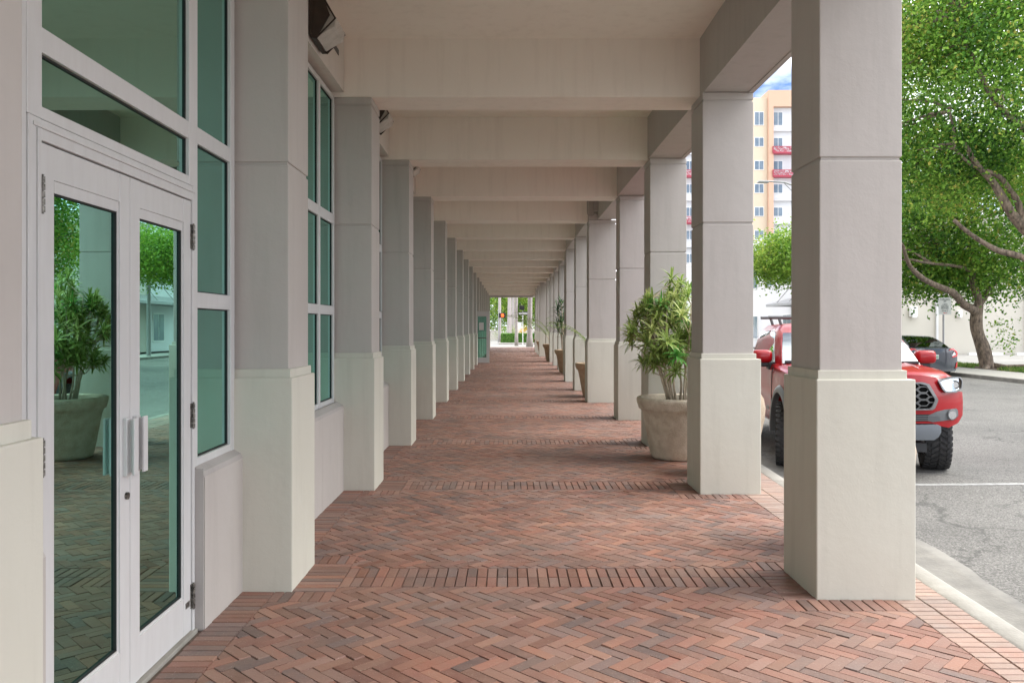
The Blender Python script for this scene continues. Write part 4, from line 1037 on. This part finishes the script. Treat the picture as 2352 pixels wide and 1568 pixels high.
# grille: dark backing, silver hex frame, honeycomb bars
hexo = [(0,.985),(.40,.985),(.47,.965),(.565,.80),(.565,.775),(.53,.70),(.50,.682),(0,.675)]
def ringpoly(outer, k=.90):
    c = (0,.83); return [((p[0])*k if p[0] else 0, c[1]+(p[1]-c[1])*(k-.04)) for p in outer]
hexi = ringpoly(hexo, .93)
s = MB(); s.add(*panel(hexi+mirror(hexi)[1:-1], fy, -.012, .03)); gr = s.build('grille', 'voidblack', tr, off=(0,0,0))
s = MB()
fo = hexo+mirror(hexo)[1:-1]; fi = hexi+mirror(hexi)[1:-1]; n = len(fo)
def frame_between(mb, O, I, y_off, th):
    n = len(O); vs = []
    for dy in (y_off, y_off+th):
        for q in (O, I):
            for x, z in q: vs.append((x, fy(x,z)+dy, z))
    fs = []
    for i in range(n):
        j = (i+1)%n; fs += [(i,j,n+j,n+i),(2*n+i,3*n+i,3*n+j,2*n+j),(i,2*n+i,2*n+j,j),(n+i,n+j,3*n+j,3*n+i)]
    mb.add(vs, fs)
def dens(poly, m=6):
    out = []
    for i in range(len(poly)):
        a = poly[i]; c = poly[(i+1)%len(poly)]
        for k in range(m): out.append((a[0]+(c[0]-a[0])*k/m, a[1]+(c[1]-a[1])*k/m))
    return out
frame_between(s, dens(fo), dens(fi), -.035, .04); s.build('grille_frame', 'silverplast', gr, off=(0,0,0))
s = MB()
def inhex(x, z): return abs(x) < .54-.35*max(0,(abs(z-.79)-.02))/.2*.5 and .69 < z < .955
hw_, hh = .0675, .0365
for c_ in range(-6, 7):
    for row in range(-1, 5):
        x = c_*.1012; z = .685+row*.073+(.0365 if c_ % 2 else 0)
        if not inhex(x, z): continue
        H = [(x-hw_,z),(x-hw_*.5,z+hh),(x+hw_*.5,z+hh),(x+hw_,z),(x+hw_*.5,z-hh),(x-hw_*.5,z-hh)]
        I = [(x+(p[0]-x)*.84, z+(p[1]-z)*.70) for p in H]
        frame_between(s, H, I, -.026, .018)
s.build('honeycomb', 'grillebar', gr, off=(0,0,0))
s = MB(); s.tube([(-.07,-.005,.83),(.07,-.005,.83)], .022, 10)
vs = []; n = 24
s.tube([(.085*math.cos(a), -.012, .835+.058*math.sin(a)) for a in [i*2*math.pi/24 for i in range(25)]], .010, 6)
s.tube([(.030*math.cos(a), -.014, .835+.055*math.sin(a)) for a in [i*2*math.pi/24 for i in range(25)]], .008, 6)
s.build('badge', 'silverplast', gr, off=(0,0,0))
# headlights, fog lamps, skid plate, lower intake
for sgn in (-1,1):
    fl = lambda p: p if sgn > 0 else mirror(p)
    hl = [(.575,.99),(.62,.905),(.66,.87),(.80,.865),(.90,.90),(.915,.96),(.915,1.0),(.88,1.035),(.75,1.035),(.62,1.015)]
    s = MB(); s.add(*panel(fl(hl), fy, -.020, .06)); h = s.build('headlight', 'chrome', tr, off=(0,0,0)); h.data.materials[0] = M['headin'] if 'headin' in M else M['chrome']
    s = MB(); s.add(*panel(fl(hl), fy, -.034, .004)); s.build('lens_cover', 'clearlens', h, off=(0,0,0))
    s = MB(); o_ = fl([(sgn*p[0] if 0 else p[0], p[1]) for p in hl])
    frame_between(s, dens(o_,3), dens([(sum(q[0] for q in o_)/len(o_)+(p[0]-sum(q[0] for q in o_)/len(o_))*.90, .95+(p[1]-.95)*.84) for p in o_],3), -.040, .03); s.build('lamp_bezel', 'silverplast', h, off=(0,0,0))
    s = MB(); cx_ = sgn*.79; s.tube([(cx_, fy(cx_,.95)-.036, .95),(cx_, fy(cx_,.95)-.022,.95)], .048, 20); s.build('projector', 'blackmetal', h, off=(0,0,0))
    s = MB(); s.tube([(cx_, fy(cx_,.95)-.044, .95),(cx_, fy(cx_,.95)-.035,.95)], .034, 20); s.build('projector_lens', 'chrome', h, off=(0,0,0))
    fb = [(.56,.66),(.66,.68),(.82,.685),(.845,.66),(.85,.60),(.80,.565),(.70,.56),(.62,.555),(.52,.545),(.46,.56),(.46,.62)]
    s = MB(); s.add(*panel(fl(fb), fy, -.010, .03)); f = s.build('fog_lamp', 'greyplast', tr, off=(0,0,0))
    x_ = sgn*.745; yc = fy(.745,.62)
    s = MB(); s.tube([(x_, yc-.03, .622),(x_, yc-.005,.622)], .047, 24); s.build('fog_lens', 'chrome', f, off=(0,0,0))
    s = MB(); s.tube([(x_+.052*math.cos(a), yc-.030+(.07*sgn*math.cos(a)*.35), .622+.052*math.sin(a)) for a in [i*2*math.pi/20 for i in range(21)]], .010, 6); s.build('fog_bezel', 'greyplast', f, off=(0,0,0))
s = MB(); s.add(*panel([(-.60,.555),(.60,.555),(.60,.625),(.50,.632),(-.50,.632),(-.60,.625)], fy, -.008, .03)); it = s.build('lower_intake', 'black', tr, off=(0,0,0))
s = MB()
for z in (.572,.592,.612): s.add(*panel([(-.60,z-.004),(.60,z-.004),(.60,z+.004),(-.60,z+.004)], fy, -.016, .01))
s.build('intake_bar', 'greyplast', it, off=(0,0,0))
sk = [(-.60,.50),(-.565,.52),(.565,.52),(.60,.50),(.605,.44),(.585,.38),(.54,.345),(-.54,.345),(-.585,.38),(-.605,.44)]
s = MB(); s.add(*panel(sk, lambda x,z: fy(x,z)*.9+.45*max(0,.42-z), -.035, .08)); s.build('skid_plate', 'skid', tr, smooth=True, auto=30, off=(0,0,0))
s = MB(); s.box(-.5,.5,.2,1.2,.30,.40); s.box(-.25,.25,.8,4.8,.30,.40); s.tube([(-.75,AX,.40),(.75,AX,.40)], .05, 8); s.tube([(-.75,AXR,.42),(.75,AXR,.42)], .06, 8); s.build('chassis', 'black', tr, off=(0,0,0))
for o_ in [q for q in col.objects if q.parent == tr and q.name.split('.')[0] in ('front_bumper','grille','headlight','fog_lamp','lower_intake','skid_plate')]: o_.location.z = .105
# flares
for sgn in (-1,1):
    for ax_ in (AX, AXR):
        s = MB(); vs = []; n = 22
        for i in range(n+1):
            a = math.pi*((.20 if ax_ == AX else -.12)+(.84 if ax_ == AX else 1.24)*i/n); c, q = math.cos(a), math.sin(a)
            for (rr, xx) in ((.47,.90),(.47,.972),(.50,.978),(.54,.965),(.56,.945)):
                zz = RW+.03+rr*q; vs.append((sgn*xx, ax_-rr*c, zz))
        fs = [(i*5+k,i*5+k+1,(i+1)*5+k+1,(i+1)*5+k) for i in range(n) for k in range(4)]
        s.add(vs, fs); s.build('wheel_flare', 'skid', tr, smooth=True, auto=40, off=(0,0,0))
TURN = R(-12)
for sgn in (-1,1):
    wheel(tr, sgn*.845, AX, RW, RW, .285, TURN, sgn); wheel(tr, sgn*.83, AXR, RW, RW, .275, 0, sgn)
s = MB(); s.box(-.95,-.93,1.62,1.80,.62,.66); s.build('side_emblem', 'silverplast', tr, off=(0,0,0))
tr.location = (4.15, 9.1, -.10); tr.rotation_euler = (0,0,R(-7))
# --- dark sedan, nose away from us; local y=0 is the rear bumper, +y forward
se = thing('parked_sedan', (0,0,0), 'dark charcoal sedan seen from behind, parked along the far kerb', 'car')
def sec2(w, zb, zs, zt, wt): return [(0,zb),(w*.8,zb),(w-.02,zb+.06),(w,zb+.25),(w-.01,zs-.12),(w-.05,zs-.02),(wt,zt-.02),(wt*.6,zt),(0,zt+.01)]
st2 = [(0.16, sec2(.66,.34,.88,.93,.56)),(.24, sec2(.78,.28,.90,.97,.66)),(.34, sec2(.865,.22,.92,1.00,.70)),(.6, sec2(.90,.20,.93,1.02,.74)),(3.2, sec2(.90,.20,.92,.98,.76)),(3.6, sec2(.89,.20,.86,.92,.76)),(4.3, sec2(.84,.22,.72,.78,.70)),(4.55, sec2(.70,.28,.62,.68,.60))]
s = MB(); s.add(*loft(st2)); sb = s.build('body', 'charcoal', se, smooth=True, off=(0,0,0))
cut_cyl(sb, [(-1.1,1.1,.92,.32,.36),(-1.1,1.1,3.62,.32,.36)]); sb.data.materials.clear(); sb.data.materials.append(M['charcoal']); sb.data.polygons.foreach_set('use_smooth', [True]*len(sb.data.polygons)); sb.data.set_sharp_from_angle(angle=R(35))
rg = [(1.00,.74,.35,3.45),(1.15,.70,.70,3.15),(1.28,.64,1.05,2.85),(1.37,.55,1.45,2.55),(1.40,.40,1.75,2.3)]
vs = [v for z,hw,a,e in rg for v in [(-hw+.08,a,z),(hw-.08,a,z),(hw,a+.25,z),(hw,e-.2,z),(hw-.08,e,z),(-hw+.08,e,z),(-hw,e-.2,z),(-hw,a+.25,z)]]
fs = [(i*8+k,i*8+(k+1)%8,(i+1)*8+(k+1)%8,(i+1)*8+k) for i in range(4) for k in range(8)]+[tuple(range(32,40))]
s = MB(); s.add(vs, fs); cb = s.build('cabin', 'charcoal', se, smooth=True, auto=40, off=(0,0,0))
s = MB(); vs = []
for z, hw, a in ((1.015,.62,.375),(1.15,.58,.69),(1.27,.52,1.015),(1.345,.46,1.32)):
    for k in range(5): x = hw*(k/2-1); vs.append((x, a-.014, z+.004))
s.add(vs, [(i*5+k,i*5+k+1,(i+1)*5+k+1,(i+1)*5+k) for i in range(3) for k in range(4)]); s.build('rear_window', 'carglass', cb, off=(0,0,0))
for sgn in (-1,1):
    s = MB(); pl = [(.85,1.02),(1.1,1.20),(1.55,1.33),(2.5,1.33),(3.1,1.10),(3.25,1.02)]
    hx = lambda z: .745-.25*(z-1.0)**1.0*.9
    P_ = [(sgn*(hx(z)+.008), y, z) for y, z in pl]; s.add(P_, [tuple(range(6))]); s.build('side_window', 'carglass', cb, off=(0,0,0))
def ry(x, z): return .03+.20*(abs(x)/.88)**3+.04*max(0,z-.85)
for sgn in (-1,1):
    fl = lambda p: p if sgn > 0 else mirror(p)
    s = MB(); s.add(*panel(fl([(.52,.90),(.60,.965),(.70,.975),(.86,.86),(.89,.78),(.86,.70),(.66,.66),(.64,.70),(.80,.745),(.82,.80),(.74,.88),(.62,.92)]), ry, -.02, .05)); s.build('tail_light', 'taillight', se, off=(0,0,0))
    s = MB(); s.add(*panel(fl([(.64,.71),(.79,.75),(.80,.79),(.73,.86),(.68,.80)]), ry, -.012, .03)); s.build('reverse_lamp', 'chrome', se, off=(0,0,0))
    s = MB(); s.add(*panel(fl([(.78,.30),(.86,.34),(.88,.52),(.84,.50)]), ry, -.015, .04)); s.build('rear_reflector', 'taillight', se, off=(0,0,0))
s = MB(); s.add(*panel([(-.80,.24),(.80,.24),(.88,.34),(.885,.70),(.86,.86),(.70,.965),(-.70,.965),(-.86,.86),(-.885,.70),(-.88,.34)], ry, .012, .10)); s.build('rear_bumper', 'charcoal', se, smooth=True, auto=35, off=(0,0,0))
s = MB(); s.add(*panel([(-.70,.60),(-.50,.60),(.50,.60),(.70,.60),(.74,.65),(.55,.80),(-.55,.80),(-.74,.65)], ry, -.004, .02)); s.build('boot_panel', 'charcoal', se, off=(0,0,0))
s = MB(); s.add(*panel([(-.76,.20),(.76,.20),(.84,.26),(-.84,.26)], ry, -.01, .1)); s.add(*panel([(-.70,.275),(.70,.275),(.70,.285),(-.70,.285)], ry, -.02, .02)); s.build('lower_valance', 'greyplast', se, off=(0,0,0))
s = MB(); s.box(-.155,.155,-.005,.008,.62,.76,.003); pt = s.build('licence_plate', 'plate', se, off=(0,0,0))
s = MB()
for x_ in (-.12,-.085,-.05,.05,.085,.12): s.box(x_-.011,x_+.011,-.009,-.006,.65,.725)
s.build('plate_characters', 'plategreen', pt, off=(0,0,0))
s = MB(); s.tube([(0,-.010,.69),(0,-.006,.69)], .022, 10); s.build('plate_emblem', 'plateorange', pt, off=(0,0,0))
s = MB(); 
for q in ((-.032,-.020,.835,.905),(.020,.032,.835,.905)): s.box(q[0],q[1],.012,.022,q[2],q[3])
s.box(-.02,.02,.012,.022,.863,.876); s.tube([(x_*1.0,.018,z_) for x_, z_ in ((-.052,.915),(.052,.915),(.045,.822),(-.045,.822),(-.052,.915))], .005, 5)
s.build('badge', 'silverplast', se, off=(0,0,0))
for sgn in (-1,1): wheel(se, sgn*.78, .92, .32, .32, .2, 0, sgn, False); wheel(se, sgn*.78, 3.62, .32, .32, .2, 0, sgn, False)
se.location = (14.25, 27.7, -.10); se.rotation_euler = (0,0,R(-2))

# ------------------------------------------------------------ far end of the arcade
def palm(x, y, r, h, label, lean=0, flare=1.3):
    t = thing('palm_tree', (x, y, 0), label, 'palm tree', 'palm trunks beyond the end of the arcade'); s = MB()
    pts = [(x+lean*(i/12)**1.2, y, h*i/12) for i in range(13)]
    s.tube(pts, [r*(flare if i == 0 else 1.12 if i == 1 else 1-.02*i) for i in range(13)], 14); s.build('trunk', 'palmbark', t, smooth=True)
    random.seed(int(x*100+y)); lf = MB(); top = Vector(pts[-1])
    for i in range(14):
        a = i*2.399; p = top.copy(); el = random.uniform(.2,1.2); d = Vector((math.cos(a)*math.cos(el), math.sin(a)*math.cos(el), math.sin(el))); 
        for k in range(9):
            q = p+d*.3; sd = d.cross(Vector((0,0,1))).normalized()
            for s_ in (-1,1):
                v = random.random(); leaf_strip(lf, p, d*.5+sd*s_+Vector((0,0,-.3)), Vector((0,0,1)), .7, .07, 1.2, ((v,v,v),(v,v,v)), 2)
            p = q; d = (d+Vector((0,0,-.14))).normalized()
    lf.build('crown', 'frond', t)
palm(-.92, 86, .165, 9, 'pale palm trunk standing behind the red-hand pedestrian signal')
palm(.66, 69.0, .125, 10, 'slim mauve-grey palm trunk in the middle of the far opening, nearest of the trunks there')
palm(.02, 96, .20, 9, 'grey palm trunk behind the hedge, between the pale trunk and the middle trunk', .15, 1.0)
palm(.25, 96.5, .12, 9, 'second thinner trunk of the pair crossing behind the hedge', -.05, 1.0)
palm(.55, 100, .20, 9, 'yellowish palm trunk behind the hedge, just left of the middle trunk', .02, 1.0)
palm(1.68, 65.8, .20, 9, 'thick scarred palm trunk at the right edge of the far opening', .10, 1.5)
random.seed(31)
h = thing('clipped_hedge', (.6, 83, 0), 'low clipped green hedge across the corner beyond the arcade', 'hedge'); lf = MB()
for i in range(9000):
    p = Vector((random.uniform(-.75,2.6), random.uniform(82.2,84.2), random.uniform(.05,.86)))
    if random.random() < .6: p.y = 82.2+abs(random.gauss(0,.12))
    if random.random() < .3: p.z = .86+random.gauss(0,.03)
    n = Vector((random.gauss(0,.5), -1, random.gauss(.5,.5))).normalized(); a = n.orthogonal().normalized(); b2 = n.cross(a); s_ = random.uniform(.04,.09); v = random.random()
    lf.add([p-a*s_,p+b2*s_*.6,p+a*s_,p-b2*s_*.6], [(0,1,2,3)], (v,v,v))
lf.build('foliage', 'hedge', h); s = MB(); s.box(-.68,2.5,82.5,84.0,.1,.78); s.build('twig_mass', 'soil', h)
def bush(name, c, rx, ry_, rz, n, m, label, cat, size=.09, per=14, ck=.35):
    random.seed(int(abs(c[0]*31+c[1]))); t = thing(name, (c[0],c[1],0), label, cat); cs_ = []
    for i in range(n):
        q = Vector((random.gauss(0,1),random.gauss(0,1),random.gauss(0,1))).normalized()*random.uniform(.4,1); cs_.append((Vector((c[0]+q.x*rx, c[1]+q.y*ry_, c[2]+q.z*rz)), random.uniform(.2,.9), 1))
    lf = MB(); leaf_cloud(lf, cs_, per, ck, size); lf.build('foliage', m, t)
    s = MB(); s.tube([(c[0],c[1],0),(c[0],c[1],c[2])], [.06,.04], 6)
    s.build('stem', 'bark', t)
bush('croton_bush', (1.55, 84.6, 1.0), .38, .4, .75, 40, 'croton', 'orange-yellow croton bush behind the hedge beside the one way sign', 'bush')
bush('shade_tree', (-3.2, 112, 5.0), 4.6, 5, 4.8, 420, 'leafy', 'bright yellow-green tree filling the left of the far opening', 'tree', .26, 34, 1.6)
bush('shade_tree', (1.2, 116, 5.2), 3.2, 5, 4.8, 420, 'leafy', 'mid green leafy tree behind the palm trunks in the far opening', 'tree', .26, 34, 1.6)
bush('shade_tree', (5.2, 110, 5.6), 3.6, 4, 4.6, 400, 'leafy', 'olive yellow tree at the right of the far opening', 'tree', .26, 34, 1.5)
bush('low_shrub', (-.2, 99, .9), 1.6, 1.2, .9, 60, 'leaf', 'dark green shrubs under the palms behind the hedge', 'shrub', .12, 18, .5)
# one way sign, backs of pedestrian signals
t = thing('one_way_sign', (1.21, 70, 0), 'ONE WAY arrow sign on a thin white post in the far opening', 'sign')
s = MB(); s.tube([(1.21,70.05,0),(1.21,70.05,2.9)], .035, 8); s.build('post', 'white', t)
s = MB(); s.box(.83,1.63,70,70.012,2.58,2.86,.003); f = s.build('sign_face', 'black', t)
s = MB(); s.prism([(.845,2.72),(1.0,2.83),(1.0,2.79),(1.59,2.79),(1.59,2.65),(1.0,2.65),(1.0,2.61)], 'y', 69.988, 69.999); ar = s.build('arrow', 'white', f)
s = MB(); vs, fs = text_mb('ONE WAY', .13); s.add([(1.28+v.x, 69.985-v.z, 2.72+v.y) for v in vs], fs); s.build('lettering', 'ink', ar)
t = thing('pedestrian_signal', (1.07, 69, 0), 'dark pedestrian signal head seen from behind, above the one way sign', 'pedestrian signal', 'pedestrian signals at the far crossing')
s = MB(); s.box(.90,1.32,68.9,69.15,2.98,3.36,.02); s.build('housing', 'blackmetal', t)
s = MB(); s.tube([(.80,69.0,3.46),(1.0,69.0,3.46),(1.1,69.0,3.34)], .03, 6); s.build('bracket', 'blackmetal', t)
M['hand'] = bpy.data.materials.new('lit_hand'); M['hand'].use_nodes = True; _b = M['hand'].node_tree.nodes['Principled BSDF']; _b.inputs['Base Color'].default_value = (.6,.05,.01,1); _b.inputs['Emission Color'].default_value = (1,.09,.015,1); _b.inputs['Emission Strength'].default_value = 1.4
t = thing('pedestrian_signal', (-.66, 84, 0), 'pedestrian signal showing a lit red hand, mounted on the pale palm-side pole', 'pedestrian signal', 'pedestrian signals at the far crossing')
s = MB(); s.box(-1.0,-.28,84,84.25,2.50,2.98,.02); s.build('housing', 'blackmetal', t)
s = MB(); cx_, cz_ = -.62, 2.73
s.box(cx_-.11,cx_+.11,83.97,83.99,cz_-.15,cz_+.02,.02)
for i, dx in enumerate((-.09,-.03,.03,.09)): s.tube([(cx_+dx,83.98,cz_),(cx_+dx*1.1,83.98,cz_+(.13,.17,.18,.15)[i])], .024, 6)
s.tube([(cx_+.10,83.98,cz_-.10),(cx_+.17,83.98,cz_+.02)], .024, 6); s.build('hand_symbol', 'hand', t)
s = MB(); s.tube([(-.98,84.3,0),(-.98,84.3,3.3)], .05, 8); s.build('pole', 'steel_pole', t)
# pale low wall, white utility box beyond the crossing
s = MB(); s.box(-7,-1.1,100,100.4,0,1.05,.02); s.box(-7.05,-1.05,99.95,100.45,1.05,1.15,.01); tag(s.build('garden_wall', 'cream_wall'), 'low pale wall across the cross street at the left of the far opening', 'wall')
s = MB(); s.box(.93,1.33,85.2,85.6,0,2.0,.03); s.box(.91,1.35,85.18,85.62,2.0,2.06,.01); tag(s.build('utility_cabinet', 'white'), 'white utility cabinet behind the hedge beside the post of the one way sign', 'utility cabinet')
